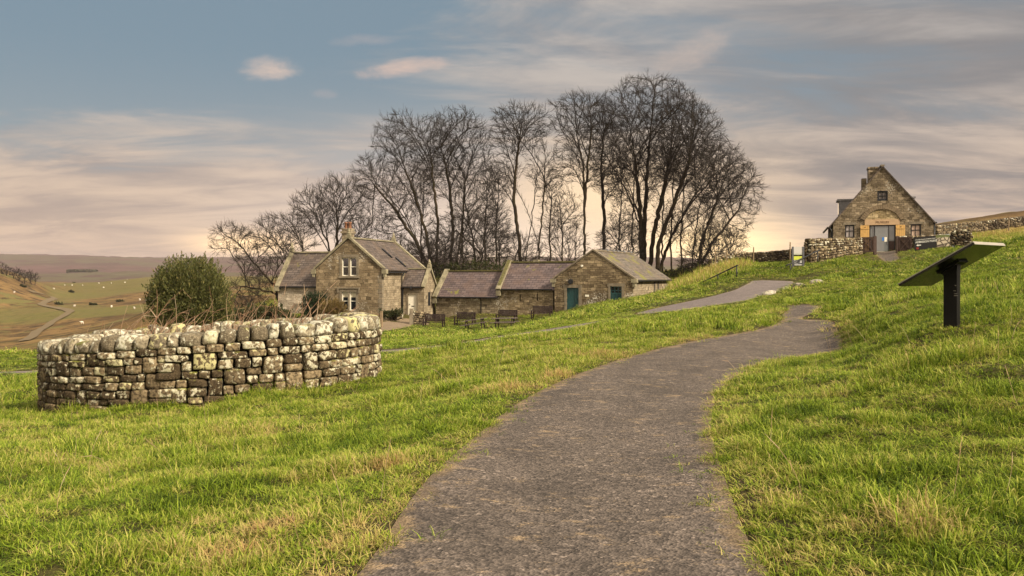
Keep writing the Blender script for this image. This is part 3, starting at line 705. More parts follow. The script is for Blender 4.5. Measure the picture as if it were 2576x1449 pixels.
roof_slab(r, (CW + ex, .12, CE - ex * sb + .08), (CW + ex, CL + .1, CE - ex * sb + .08), (CW / 2, CL + .1, CA + .08), (CW / 2, .12, CA + .08)); roof_slab(r, (-ex, CL + .1, CE - ex * sb + .08), (-ex, .12, CE - ex * sb + .08), (CW / 2 - .005, .12, CA + .075), (CW / 2 - .005, CL + .1, CA + .075)); r.build('roof', M_slatem, b)
ridge(b, (CW / 2, .1, CA + .06), (CW / 2, CL, CA + .06), M_dress)
each([(CW / 2 - .2, CW / 2 + .2, y, y + .5, CA + .1, CA + .24) for y in (3.2, 4.9, 6.2, 8.1, 10.3)], 'ridge_tile', M_lead, b)
for s in (0, 1): coping(b, (CW + .12 if s else -.12, .1, CE - .12 * sb + .1), (CW / 2, .1, CA + .13), .3, .12, M_dress)
for s in (0, 1):
    xe = CW + .1 if s else -.1; k = MB(); k.box(xe - .24, xe + .24, -.12, .35, CE - .34, CE - .02); k.box(xe - .12, xe + .12, -.06, .3, CE - .7, CE - .34); k.build('kneeler', M_cope, b)
gutter(b, (CW + ex + .04, .3, CE - ex * sb), (CW + ex + .04, CL, CE - ex * sb))
pipe(b, [(CW + .1, 6.4, CE - .3), (CW + .08, 6.4, -.9)]); pipe(b, [(CW + .1, 7.6, CE - .3), (CW + .08, 7.6, -.9)])
k = MB(); k.box(DOOR[0] - .2, DOOR[0], -.03, .2, -.3, DOOR[3]); k.box(DOOR[1], DOOR[1] + .26, -.03, .2, -.3, DOOR[3]); k.box(DOOR[0] - .3, DOOR[1] + .3, -.035, .2, DOOR[3], DOOR[3] + .24); k.build('door_surround', M_dress, b)
k = MB(); n_ = 8; wd = (DOOR[1] - DOOR[0]) / n_
for i in range(n_): k.box(DOOR[0] + i * wd, DOOR[0] + i * wd + wd - .012, .12, .17, -.25, DOOR[3])
dr = k.build('door', M_teal, b); MB().box(DOOR[1] - .14, DOOR[1] - .09, .08, .12, .8, 1.0).build('handle', M_iron, dr)
k = MB(); k.box(SLW[0], SLW[0] + .07, .08, .15, SLW[2], SLW[3]); k.box(SLW[1] - .07, SLW[1], .08, .15, SLW[2], SLW[3])
for zz in (SLW[2], 1.38, SLW[3] - .07): k.box(SLW[0] + .07, SLW[1] - .07, .08, .15, zz, zz + .07)
for i in range(7): k.box(SLW[0] + .11 + i * .118, SLW[0] + .11 + i * .118 + .075, .09, .14, SLW[2] + .07, 1.38)
k.box(SLW[0] + .07, SLW[1] - .07, .1, .13, 1.62, 1.66); k.box(SLW[0] + .34, SLW[0] + .38, .095, .135, 1.45, SLW[3] - .07); k.box(SLW[0] + .62, SLW[0] + .66, .095, .135, 1.45, SLW[3] - .07)
sw_ = k.build('slatted_window', M_teal, b); MB().box(SLW[0], SLW[1], .2, .22, SLW[2], SLW[3]).build('pane', M_glass, sw_)
k = MB(); k.box(SLW[0] - .16, SLW[0], -.03, .2, .5, SLW[3]); k.box(SLW[1], SLW[1] + .2, -.03, .2, .5, SLW[3]); k.box(SLW[0] - .22, SLW[1] + .26, -.035, .2, SLW[3], SLW[3] + .25); k.build('window_surround', M_dress, b)
k = MB(); k.tube([(1.45, -.16, 2.36), (1.45, .0, 2.36)], [.2, .21], 14); k.build('round_vent', M_dkwood, b); MB().box(2.72, 3.04, -.03, 0, 1.12, 1.28).build('plaque', M_white, b)
MB().tube([(2.45, -.13, 3.66), (2.45, 0, 3.66)], .09, 10).build('floodlight', M_white, b)
# middle barn
b = barn('middle barn with purplish slate roof and two narrow slit openings')
x0, x1, BE, BA, y0, hd = -5.25, -.26, 1.85, 3.95, .35, 2.1
w = MB(); SL = [(-3.35, -3.24, .65, 1.25), (-1.75, -1.64, .72, 1.32)]
w.holed([(x0, -2), (x1, -2), (x1, BE), (x0, BE)], SL, (y0, y0 + .3)); w.build('front_wall', M_barn, b)
each([(q[0] - .02, q[1] + .02, y0 + .25, y0 + .29, q[2] - .02, q[3] + .02) for q in SL], 'slit_back', M_dark, b)  # near-black sheets filling the slit openings
w = MB(); w.poly([(x0, y0 + 2 * hd, -2), (x0, y0, -2), (x0, y0, BE), (x0, y0 + hd, BA), (x0, y0 + 2 * hd, BE)]); w.poly([(x1, y0 + 2 * hd, -2), (x0, y0 + 2 * hd, -2), (x0, y0 + 2 * hd, BE), (x1, y0 + 2 * hd, BE)]); w.build('end_wall', M_barn, b)
s_ = (BA - BE) / hd; r = MB()
roof_slab(r, (x0 + .15, y0 - .22, BE - .22 * s_ + .08), (x1 + .2, y0 - .22, BE - .22 * s_ + .08), (x1 + 2.1, y0 + hd, BA + .08), (x0 + .15, y0 + hd, BA + .08)); roof_slab(r, (x1, y0 + 2 * hd + .2, BE - .2 * s_ + .08), (x0 + .15, y0 + 2 * hd + .2, BE - .2 * s_ + .08), (x0 + .15, y0 + hd + .005, BA + .075), (x1 + 2.1, y0 + hd + .005, BA + .075)); r.build('roof', M_slatep, b)
k = ridge(b, (x0, y0 + hd, BA + .07), (x1 + 2.0, y0 + hd, BA + .07), M_moss); MB().box(-2.9, -2.4, y0 + hd - .16, y0 + hd + .16, BA + .1, BA + .3).build('ridge_vent', M_cope, b)
coping(b, (x0 + .02, y0 - .32, BE - .32 * s_ + .14), (x0 + .02, y0 + hd, BA + .2), .42, .2); coping(b, (x0 + .02, y0 + 2 * hd + .3, BE - .3 * s_ + .14), (x0 + .02, y0 + hd, BA + .2), .42, .2)
MB().beam((x0 + .02, y0 - .1, BE - .1 * s_ + .27), (x0 + .02, y0 + hd * .97, BA + .28), .3, .07).build('moss', M_moss, b)
gutter(b, (x0 + .3, y0 - .27, BE - .17), (x1 - .05, y0 - .27, BE - .17))
MB().box(x0 - .2, x0 + .22, y0 - .3, y0 + .15, BE - .72, BE - .28).build('kneeler', M_cope, b)
# low barn
b = barn('lowest slate roofed barn at the left end of the row, wall spotted white with lichen')
x0, x1, BE, BA, y0, hd = -11.5, -5.27, 1.12, 3.2, .35, 2.08
w = MB(); w.poly([(x0, y0, -2.8), (x1, y0, -2.8), (x1, y0, BE), (x0, y0, BE)]); w.build('front_wall', M_barnw, b)
w = MB(); w.poly([(x0, y0 + 2 * hd, -2.8), (x0, y0, -2.8), (x0, y0, BE), (x0, y0 + hd, BA), (x0, y0 + 2 * hd, BE)]); w.poly([(x1, y0 + 2 * hd, -2), (x0, y0 + 2 * hd, -2), (x0, y0 + 2 * hd, BE), (x1, y0 + 2 * hd, BE)]); w.build('end_wall', M_barnw, b)
s_ = (BA - BE) / hd; r = MB()
roof_slab(r, (x0 + .15, y0 - .22, BE - .22 * s_ + .08), (x1 - .01, y0 - .22, BE - .22 * s_ + .08), (x1 - .01, y0 + hd, BA + .08), (x0 + .15, y0 + hd, BA + .08)); roof_slab(r, (x1 - .01, y0 + 2 * hd + .2, BE - .2 * s_ + .08), (x0 + .15, y0 + 2 * hd + .2, BE - .2 * s_ + .08), (x0 + .15, y0 + hd + .005, BA + .075), (x1 - .01, y0 + hd + .005, BA + .075)); r.build('roof', M_slatep, b)
ridge(b, (x0, y0 + hd, BA + .07), (x1 - .25, y0 + hd, BA + .07), M_moss)
coping(b, (x0 + .02, y0 - .32, BE - .32 * s_ + .14), (x0 + .02, y0 + hd, BA + .2), .42, .2); coping(b, (x0 + .02, y0 + 2 * hd + .3, BE - .3 * s_ + .14), (x0 + .02, y0 + hd, BA + .2), .42, .2)
gutter(b, (x0 + .3, y0 - .27, BE - .17), (x1 - .05, y0 - .27, BE - .17))
MB().box(x0 - .2, x0 + .22, y0 - .3, y0 + .15, BE - .72, BE - .28).build('kneeler', M_cope, b)
pipe(b, [(-7.0, y0 - .25, BE - .2), (-7.0, y0 - .06, BE - .5), (-7.0, y0 - .06, -2.3)])

# --- the museum
m_ = frame('museum', 26.84, 74.1, 3.44, R(17), 'steep gabled stone museum on the rise with an arched doorway and open yellow shutters', 'museum')
MW, ME, MA, ML = 7.64, 2.5, 7.05, 9.0
mx = MW / 2; sm = (MA - ME) / mx
GX0, GX1, GZ = 2.83, 4.79, 2.27
HO = [(.93, 1.66, .8, 2.34), (5.94, 6.72, .86, 2.31), (3.42, 4.22, 4.28, 5.1), (GX0, GX1, -.02, GZ)]
w = MB(); w.holed([(0, -2.5), (MW, -2.5), (MW, ME), (mx, MA), (0, ME)], HO, (0, .25)); w.build('gable_wall', M_mus, m_)
w = MB(); w.poly([(0, ML, -2.5), (0, 0, -2.5), (0, 0, ME), (0, ML, ME)]); w.poly([(MW, 0, -2.5), (MW, ML, -2.5), (MW, ML, ME), (MW, 0, ME)]); w.poly([(MW, ML, -2.5), (0, ML, -2.5), (0, ML, ME), (mx, ML, MA), (MW, ML, ME)]); w.build('side_wall', M_mus, m_)
r = MB(); ex = .38
roof_slab(r, (MW + ex * .4, -.14, ME - ex * .4 * sm + .12), (MW + ex * .4, ML + .1, ME - ex * .4 * sm + .12), (mx, ML + .1, MA + .12), (mx, -.14, MA + .12), .12); roof_slab(r, (-ex, ML + .1, ME - ex * sm + .12), (-ex, -.14, ME - ex * sm + .12), (mx - .005, -.14, MA + .115), (mx - .005, ML + .1, MA + .115), .12); mr = r.build('roof', M_slate, m_)
ridge(m_, (mx, -.12, MA + .1), (mx, ML, MA + .1), M_dress)
k = MB(); k.box(mx - .9, mx + .1, 2.0, 3.2, MA - 1.6, MA + .2); k.box(mx - .96, mx + .16, 1.94, 3.26, MA + .12, MA + .26); k.box(mx - 1.38, mx - 1.0, 2.6, 3.4, MA - 2.4, MA - .62); k.build('chimney', M_mus, m_)
k = MB(); k.box(.62, 2.2, 2.6, 4.6, ME + .6, ME + 2.05); k.box(.46, 2.3, 2.5, 4.7, ME + 2.05, ME + 2.2); dm = k.build('dormer', M_lead, m_)
k = MB(); k.box(.59, .618, 2.85, 4.35, ME + .95, ME + 1.9); k.build('pane', M_glass, dm)
k = MB(); k.box(MW - 2.4, MW - 1.18, 2.6, 4.4, ME + .9, ME + 2.15); k.box(MW - 2.45, MW - .98, 2.5, 4.5, ME + 2.15, ME + 2.28); dm = k.build('dormer', M_lead, m_)
k = MB(); k.box(MW - 1.178, MW - 1.15, 2.8, 4.2, ME + 1.2, ME + 2.0); k.build('pane', M_glass, dm)
M_reflect = [plain('pale_reflection', (.42, .37, .36), .8, .05), plain('peach_reflection', (.50, .36, .28), .8, .05), plain('dim_reflection', (.13, .11, .10), .8, .05)]  # sky reflections of the museum panes, painted as plain colours
AC = (3.81, 2.13); RI = 1.47
k = MB(); na = 22
for i in range(na):
    a0 = R(22) + (math.pi - 2 * R(22)) * i / na; a1 = R(22) + (math.pi - 2 * R(22)) * (i + .88) / na; ro = RI + .36
    k.prism([(AC[0] + q * math.cos(a), -.12, AC[1] + q * math.sin(a)) for q, a in ((RI, a0), (ro, a0), (ro, a1), (RI, a1))], (0, .15, 0))
k.build('arch', plain('arch_stone', (.17, .125, .078), .9, .35, 4), m_)
z0 = 2.72
pts = [(AC[0] + (RI - .02) * math.cos(a), .0, AC[1] + (RI - .02) * math.sin(a)) for a in np.linspace(math.asin((z0 - AC[1]) / RI), math.pi - math.asin((z0 - AC[1]) / RI), 20)]
k = MB(); k.prism([(x, -.025, z) for x, y, z in pts], (0, .04, 0)); k.build('tympanum', M_tymp, m_)
M_lint = plain('lintel_stone', (.40, .27, .16), .9, .15, 3)
lt = MB().box(AC[0] - 1.36, AC[0] + 1.3, -.07, .2, 2.285, 2.74).build('lintel', M_lint, m_)
def text_mesh(body, size, loc, mat, name, parent, rot=(R(90), 0, 0), ext=.006, align='CENTER', bold=0.0, fit=None):
    cu = bpy.data.curves.new('t', 'FONT'); cu.body = body; cu.size = size; cu.extrude = ext; cu.align_x = align; cu.offset = bold; cu.resolution_u = 3
    o = bpy.data.objects.new('t', cu); COL.objects.link(o)
    dg = bpy.context.evaluated_depsgraph_get(); me = bpy.data.meshes.new_from_object(o.evaluated_get(dg)); bpy.data.objects.remove(o)
    me.materials.clear(); me.materials.append(mat)
    q = link(bpy.data.objects.new(name, me), parent); q.location = loc; q.rotation_euler = rot
    if fit: q.scale = (fit / (max(v.co.x for v in me.vertices) - min(v.co.x for v in me.vertices)), 1, 1)
    return q
text_mesh('MUSEUM', .26, (AC[0] - .02, -.075, 2.42), plain('cut_letters', (.12, .07, .04), .9), 'lettering', lt)
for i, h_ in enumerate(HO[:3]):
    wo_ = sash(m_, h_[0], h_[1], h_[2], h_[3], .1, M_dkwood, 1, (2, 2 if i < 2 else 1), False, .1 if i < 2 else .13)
    MB().box(h_[0] + .04, h_[1] - .04, .128, .133, h_[2] + .04, h_[3] - .04).build('pane_cover', M_reflect[i], wo_)  # opaque sheet painted with the pane's sky reflection
for h_ in (HO[0], HO[1]):
    k = MB(); k.box(h_[0] - .14, h_[1] + .14, -.03, .12, h_[3], h_[3] + .2); k.build('window_lintel', M_dress, m_)
M_slide = glass('door_glass', (.20, .21, .215), .1)
k = MB(); k.box(GX0, GX0 + .07, .05, .15, 0, GZ); k.box(GX1 - .07, GX1, .05, .15, 0, GZ); k.box(GX0 + .07, GX1 - .07, .05, .15, GZ - .08, GZ); k.box(GX0 + .36, GX0 + .42, .03, .1, 0, GZ - .08); k.box(GX0 + 1.43, GX0 + 1.49, .03, .1, 0, GZ - .08); fr = k.build('door_frame', M_iron, m_)
k = MB(); k.box(GX0 + .42, GX0 + 1.43, .05, .07, .1, GZ - .08); gl = k.build('glass_door', M_slide, m_)
each([(GX0 + .07, GX0 + .36, .1, .12, 0, GZ - .08), (GX0 + 1.49, GX1 - .07, .1, .12, .95, GZ - .08)], 'side_glass', M_slide, m_)
MB().box(GX0 + 1.49, GX1 - .07, .1, .13, 0, .95).build('kick_panel', M_gate, m_)
MB().box(GX0 + .42, GX0 + 1.43, .045, .075, .0, .1).build('threshold', M_white, gl)
M_blue = plain('blue_sticker', (.03, .16, .5), .5, .1)
MB().box(GX0 + .96, GX0 + 1.12, .042, .048, 1.0, 1.26).build('blue_notice', M_blue, gl); MB().box(GX0 + 1.14, GX0 + 1.34, .042, .048, .9, 1.28).build('white_notice', M_white, gl)
MB().box(GX0 + 1.36, GX0 + 1.39, .02, .048, .7, 1.15).build('handle', M_lead, gl)
for s, (a, b2) in enumerate(((GX0 - .72, GX0 - .03), (GX1 + .03, GX1 + .74))):
    k = MB()
    for i in range(5): q = a + (b2 - a) * i / 5; k.box(q, q + (b2 - a) / 5 - .012, -.12, -.08, -.02 if s else .05, 2.26)
    sh = k.build('shutter', M_pine, m_)
    each([(a + .02, b2 - .02, -.15, -.12, zz, zz + .11) for zz in (.4, 1.95)], 'batten', M_pine, sh); MB().box((a + b2) / 2 - .03, (a + b2) / 2 + .05, -.17, -.15, 2.08, 2.14).build('latch', M_iron, sh)
pipe(m_, [(-.3, .1, ME - .3), (-.08, .1, ME - .7), (-.08, .1, -1)], .06); pipe(m_, [(-.1, .9, ME - .3), (-.08, .9, -1)], .06); pipe(m_, [(MW + .1, .12, ME - .1), (MW + .08, .12, -1)], .06)
gutter(m_, (-.42, -.1, ME - .36), (-.42, ML, ME - .36)); gutter(m_, (MW + .2, -.1, ME - .1), (MW + .2, ML, ME - .1))

# ------------------------------------------------------------------ walls, gates and fences
def wpt(u, Y): return at(u, HZ, Y)[:2]
lv = lambda v, Y: EYE - (v - HZ) / F * Y
LW = seg(wpt(2032, 64.5), wpt(2166, 69.3), 14)
dry_wall(LW, 0, 'high dry stone wall left of the museum entrance, running down the slope', M_yard, 'yard_wall', .5, 9, (.16, .42), list(np.interp(range(15), [0, 14], [lv(600, 64.5), lv(597, 69.3)])), 2, (.4, .24, .18, .34), lich=.10, jit=.04, cl=.16)
dry_wall(seg(wpt(2033, 64.6), wpt(2060, 75), 6), 0, 'return of the museum yard wall behind the tall notice board', M_yard, 'yard_wall', .5, 9, (.16, .42), [lv(600, 64.5)] * 7)
RW = seg(wpt(2261, 69.2), wpt(2441, 66.4), 14)
dry_wall(RW, 0, 'dry stone wall right of the museum entrance, behind the black banner', M_yard, 'yard_wall', .5, 8, (.16, .42), list(np.interp(range(15), [0, 4, 8, 10, 14], [lv(594, 69.2), lv(592, 68.5), lv(590, 67.7), lv(583, 67.2), lv(574, 66.4)])), lich=.10, jit=.04, cl=.16)
dry_wall([wpt(2352, 84), wpt(2400, 88), wpt(2480, 91), wpt(2590, 92), wpt(2700, 92)], 1.25, 'field wall climbing the brown hillside right of the museum', M_field, 'field_wall', .5, 7, (.2, .6))
dry_wall([wpt(1785, 81), wpt(1840, 82), wpt(1900, 83), wpt(1960, 84), wpt(2036, 85)], 1.15, 'field wall along the skyline between the trees and the tall notice board', M_field, 'field_wall', .5, 7, (.2, .6))
dry_wall(seg(wpt(1037, 71.0), wpt(1072, 72.2), 4), 1.1, 'low dry stone wall beside the white cottage door, behind the leftmost bench', M_field, 'garden_wall', .45, 6, (.2, .5))
dry_wall([wpt(830, 66), wpt(870, 65.3), wpt(905, 65), wpt(935, 65.6)], .95, 'low mossy garden wall in front of the cottage gable', M_fold, 'garden_wall', .5, 5, (.2, .45), lich=.15)
dry_wall([wpt(966, 72.4), wpt(990, 73.0), wpt(1008, 74.2)], .5, 'knee high planted wall along the cottage side', M_field, 'garden_wall', .45, 3, (.2, .45))
M_gatel = plain('worn_brown_boards', (.085, .05, .036), .7, .25, 9)
def gate(a, b, z, h, label, group='brown gates at the museum entrance'):
    """boarded gate with a frame and crossed braces"""
    a = Vector((*a, z)); b = Vector((*b, z)); L = (b - a).length; rz = math.atan2(b.y - a.y, b.x - a.x)
    g = tag(empty('gate', a, rz), label, 'gate', group)
    k = MB(); n_ = 9
    for i in range(n_): k.box(L * i / n_ + .005, L * (i + 1) / n_ - .005, 0, .03, .06, h - .03)
    k.build('boards', M_gate, g)
    k = MB(); k.box(0, .11, -.04, 0, .04, h); k.box(L - .11, L, -.04, 0, .04, h); k.box(.11, L - .11, -.04, 0, h - .12, h); k.box(.11, L - .11, -.04, 0, .04, .16); k.build('frame', M_gate, g)
    k = MB(); k.beam((.11, -.03, .16), (L - .11, -.03, h - .12), .035, .10, (0, 1, 0)); k.beam((.11, -.012, h - .12), (L - .11, -.012, .16), .03, .09, (0, 1, 0)); k.build('brace', M_gatel, g)
    return g
ga, gb = wpt(2166, 69.0), wpt(2199, 68.7)
gate(ga, gb, lv(636, 68.8), 1.22, 'brown boarded gate open on the left of the museum door')
ga, gb = wpt(2260, 68.8), wpt(2294, 68.4)
gate(ga, gb, lv(634, 68.6), 1.16, 'brown boarded gate open on the right of the museum door')
for u, lab in ((2201, 'dark gate post left of the museum door'), (2257.5, 'dark gate post right of the museum door')):
    x, y = wpt(u, 68.9); z = land(x, y); k = MB(); k.box(x - .1, x + .1, y - .1, y + .1, z - .3, lv(595, 68.9)); k.prism([(x - .1, y - .1, lv(595, 68.9)), (x + .1, y - .1, lv(595, 68.9)), (x, y - .1, lv(593, 68.9))], (0, .2, 0))
    tag(k.build('gate_post', M_gate), lab, 'gate post', 'posts of the museum gates')
# banner with the admission notice, on a small trailer
M_ban = plain('banner_black', (.012, .011, .011), .6, .2); M_ink = plain('white_ink', (.75, .74, .7), .6, .05); M_red = plain('red_ink', (.55, .05, .03), .6, .1)
ba, bb = Vector((*wpt(2301, 65.6), 0)), Vector((*wpt(2392, 64.6), 0))
L = (bb - ba).length; rz = math.atan2(bb.y - ba.y, bb.x - ba.x)
zb = max(lv(631, 65.6), land(ba.x, ba.y) + .12); bh = .95; tilt = .30
bn = tag(empty('banner', (ba.x, ba.y, zb), rz), 'long black and picture banner reading ADMISSION POINT on a wheeled frame', 'banner'); bn.rotation_euler[1] = -.09
LB = L * .62
k = MB(); k.prism([(0, 0, 0), (LB, 0, .05), (LB, 0, bh - .02), (0, 0, bh)], (0, .03, 0)); pb = k.build('black_panel', M_ban, bn)
M_pic = NT('fort_picture'); co = M_pic.coord(); zz = M_pic.n('SeparateXYZ'); M_pic.set(zz, 'i0', co)
v_ = M_pic.n('TexVoronoi', Scale=3.2, _feature='DISTANCE_TO_EDGE'); M_pic.set(v_, 'Vector', co)
cc = M_pic.mix(M_pic.ramp(v_.outputs['Distance'], .03, .16), (.06, .04, .03), (.55, .47, .36))
cc = M_pic.mix(M_pic.ramp(M_pic.math('ADD', zz.outputs[2], M_pic.math('MULTIPLY', M_pic.noise(2.5, 3, co), .35)), .86, .96), cc, (.13, .15, .05))
cc = M_pic.mix(M_pic.ramp(M_pic.math('ADD', zz.outputs[2], M_pic.math('MULTIPLY', zz.outputs[0], .09)), 1.08, 1.16), cc, (.52, .56, .62))
M_pic = M_pic.done(M_pic.bsdf(cc, .6))
k = MB(); k.prism([(LB, 0, .05), (L, 0, .08), (L, 0, bh), (LB, 0, bh - .02)], (0, .03, 0)); k.build('picture_panel', M_pic, bn)
text_mesh('HOUSESTEADS ROMAN FORT', .098, (.1, -.004, .71), M_ink, 'small_lettering', pb, ext=.002, align='LEFT', bold=.001, fit=1.36)
text_mesh('ADMISSION POINT', .205, (.1, -.004, .50), M_ink, 'large_lettering', pb, ext=.002, align='LEFT', bold=.003, fit=1.48)
k = MB(); k.prism([(.14, -.008, .34), (.27, -.008, .25), (.27, -.008, .305), (.46, -.008, .305), (.46, -.008, .375), (.27, -.008, .375), (.27, -.008, .43)], (0, .006, 0)); k.build('arrow', M_ink, pb)
k = MB()
for a in ((.14, .27, .06, .085), (.14, .27, .155, .18), (.14, .165, .085, .155), (.245, .27, .085, .155), (.19, .22, .105, .135)): k.box(a[0], a[1], -.008, -.002, a[2], a[3])
k.build('red_emblem', M_red, pb)
k = MB(); k.beam((0, .05, -.03), (L + .3, .05, .03), .05, .05); 
for q in (.05, L * .5, L - .05): k.box(q - .025, q + .025, .035, .085, -.25, bh)
k.build('frame', M_iron, bn)
def wheel(parent, x, y, z, r=.16):
    k = MB(); k.tube([(x, y - .05, z), (x, y + .05, z)], r, 18); w_ = k.build('wheel', M_iron, parent); MB().tube([(x, y - .06, z), (x, y - .045, z)], r * .55, 14).build('rim', M_lead, w_)
wheel(bn, L + .14, -.02, -.02)
# thin posts in the fields
for u, Y, h, lab in ((1895, 78, 1.5, 'thin fence post before the skyline wall'), (1987, 75, 1.7, 'tall fence post just left of the tall notice board'), (2537, 84, 1.6, 'fence post above the field wall on the brown hillside'), (2431, 82, 1.1, 'short post at the lower end of the hillside wall'), (1799, 76, 1.7, 'weathered post at the left end of the skyline wall'), (1827, 77.5, 1.55, 'post in front of the skyline wall below the tree')):
    x, y = wpt(u, Y); z = land(x, y); k = MB(); k.tube([(x, y, z - .3), (x + .02, y, z + h * .6), (x + .03, y, z + h)], [.06, .055, .05], 7); tag(k.build('fence_post', M_oak), lab, 'post')
# garden gate by the fold
x, y = wpt(947, 66.5); z = land(x, y)
g = tag(empty('garden_gate', (x - .45, y, z), R(-12)), 'pale wooden garden gate between two posts left of the drive', 'gate')
k = MB()
for i in range(7): k.box(.1 + i * .11, .1 + i * .11 + .085, 0, .03, .05, 1.02)
k.build('pickets', M_oak, g); each([(.1, .86, .03, .07, .2, .3), (.1, .86, .03, .07, .8, .9)], 'rail', M_oak, g)
for q in (0, .88): MB().box(q - .09, q + .07, -.06, .1, -.3, 1.18).build('post', M_oak, g)
x, y = wpt(1035.5, 70.6); z = land(x, y)
tag(MB().box(x - .16, x + .12, y - .15, y + .13, z - .3, z + 1.28).build('stone_post', M_dress), 'square stone gatepost at the end of the low wall by the drive', 'post')

# handrails
def rail(pts, posts, label, Yr):
    o = Vector((*hit(pts[0][0], pts[0][1] + 20, 40), 0)); q = [Vector(at(u, v, Y)) for u, v, Y in pts]
    org = Vector((q[0].x, q[0].y, land(q[0].x, q[0].y))); e = tag(empty('handrail', org), label, 'handrail')
    k = MB(); k.tube([p - org for p in q], .045, 8); k.build('rail', M_iron, e, True)
    for t in posts:
        d = np.cumsum([0] + [(b - a).length for a, b in zip(q, q[1:])]); s = t * d[-1]
        i = min(int(np.searchsorted(d, s)), len(q) - 1); i = max(i, 1); p = q[i - 1].lerp(q[i], (s - d[i - 1]) / (d[i] - d[i - 1]))
        g = land(p.x, p.y); MB().tube([Vector((p.x, p.y, g - .3)) - org, p - org], .04, 7).build('post', M_iron, e, True)
rail([(1690,733,66),(1712,727,65),(1736,720,63.5),(1752,717,62.5),(1856,667,57)], [.02, .28, .48, .72, .985], 'black iron handrail sloping up the bank beside the road', 60)
rail([(1978,668,60),(2020,649,61.5),(2061,629,63)], [.12, .95], 'short handrail rising past the tall notice board to the yard wall', 60)

# tall notice board
x, y = wpt(2007.5, 62); zg = land(x, y); zt = lv(620.5, 62)
nb = tag(empty('notice_board', (x, y, zg), -.1), 'tall thin notice board with two grey posts and a lime green panel', 'sign'); hb = zt - zg
M_post = plain('grey_steel', (.085, .085, .095), .5, .15, metal=.2); M_lime = plain('lime_panel', (.46, .5, .06), .5, .08)
t = NT('map_panel'); co = t.coord(); z_ = t.n('SeparateXYZ'); t.set(z_, 'i0', co)
M_map = t.done(t.bsdf(t.mix(t.ramp(t.math('ADD', z_.outputs[2], t.math('MULTIPLY', t.noise(3, 3, co), .25)), hb - .25, hb - .55), (.46, .44, .42), t.mix(t.ramp(t.noise(4, 4, co), .35, .65), (.20, .26, .15), (.34, .36, .26))), .35))
for q in (-.36, .36): MB().box(q - .06, q + .06, -.05, .05, -.4, hb).build('post', M_post, nb)
def panel(z0, z1, mat, nm): return MB().box(-.3, .3, -.02, .02, z0, z1).build(nm, mat, nb)
pm = panel(hb * .63, hb - .01, M_map, 'map_panel'); panel(hb * .40, hb * .565, M_lime, 'lime_panel'); pd = panel(hb * .14, hb * .385, M_post, 'text_panel')
k = MB()
for i in range(5):
    zz = hb * .355 - i * .075; k.box(-.26, -.02 - .05 * (i % 3), -.024, -.018, zz, zz + .018)
for i in range(7): k.box(-.27 + i * .083, -.225 + i * .083, -.024, -.018, hb * .155, hb * .155 + .05)
for i in range(3): k.box(.12, .26, -.024, -.018, hb * .35 - i * .06, hb * .35 - i * .06 + .025)
k.build('lettering', M_ink, pd)

# ------------------------------------------------------------------ benches and picnic tables
M_slat = M_bench
def make_bench(label):
    o = tag(empty('bench'), label, 'bench', 'brown slatted benches along the barn wall')
    W_ = 1.62; k = MB()
    for i in range(5): k.box(-W_ / 2, W_ / 2, -.46 + i * .095, -.46 + i * .095 + .075, .42, .45)
    k.build('seat', M_slat, o)
    k = MB(); k.prism([(-W_/2, .02, .98), (W_/2, .02, .98), (W_/2, .07, .98), (-W_/2, .07, .98)], (0, .01, .07)); k.box(-W_/2 + .05, W_/2 - .05, .0, .04, .5, .56)
    for i in range(14): q = -W_ / 2 + .1 + i * .107; k.prism([(q, 0.005, .56), (q + .082, .005, .56), (q + .082, .03, .56), (q, .03, .56)], (0, .03, .42))
    k.build('backrest', M_slat, o)
    for s in (-1, 1):
        q = s * (W_ / 2 - .02)
        MB().box(q - .045, q + .045, -.50, -.41, 0, .66).build('leg', M_slat, o); MB().prism([(q - .035, 0, 0), (q + .035, 0, 0), (q + .035, .07, 0), (q - .035, .07, 0)], (0, .03, 1.0)).build('leg', M_slat, o)
        MB().box(q - .045, q + .045, -.52, .04, .66, .70).build('armrest', M_slat, o); MB().box(q - .02, q + .02, -.41, .01, .1, .17).build('stretcher', M_slat, o)
    return o
def make_picnic(label):
    o = tag(empty('picnic_table'), label, 'picnic table', 'wooden picnic tables on the lawn')
    k = MB()
    for i in range(5): k.box(-.95, .95, -.38 + i * .155, -.38 + i * .155 + .14, .72, .76)
    k.build('tabletop', M_grey, o)
    for s in (-1, 1):
        k = MB()
        for i in range(2): k.box(-.95, .95, s * .70 - .13 + i * .135, s * .70 - .13 + i * .135 + .125, .43, .47)
        k.build('seat', M_grey, o)
        for e in (-1, 1):
            q = e * .62; MB().beam((q, s * .60, 0), (q, s * .22, .72), .05, .11).build('leg', M_slat, o)
    for e in (-1, 1): MB().box(e * .62 + .026, e * .62 + .07, -.78, .78, .36, .43).build('crossbar', M_slat, o); MB().box(e * .62 + .026, e * .62 + .07, -.36, .36, .65, .72).build('crossbar', M_slat, o)
    return o
def put(o, u, v, Y, rz, dz=0):
    x, y = wpt(u, Y); o.location = (x, y, land(x, y) - .02 + dz); o.rotation_euler = (0, 0, rz); return o
ben = make_bench('slatted bench in front of the low wall, leftmost of the benches, nearest the white door')
put(ben, 1094, 820, 69.6, -R(14))
def more(o, label, *a):
    c2 = copy_tree(o); c2['label'] = label; return put(c2, *a)
more(ben, 'slatted bench left of the drainpipe, half behind the tilted picnic table', 1172, 815, 71.2, -R(22))
more(ben, 'slatted bench against the barn wall behind the level picnic table', 1277, 806, 71.2, -R(22))
more(ben, 'slatted bench nearest the teal door, rightmost of the benches', 1365, 800, 71.4, -R(20))
pic = make_picnic('picnic table standing tilted on the slope left of the drainpipe')
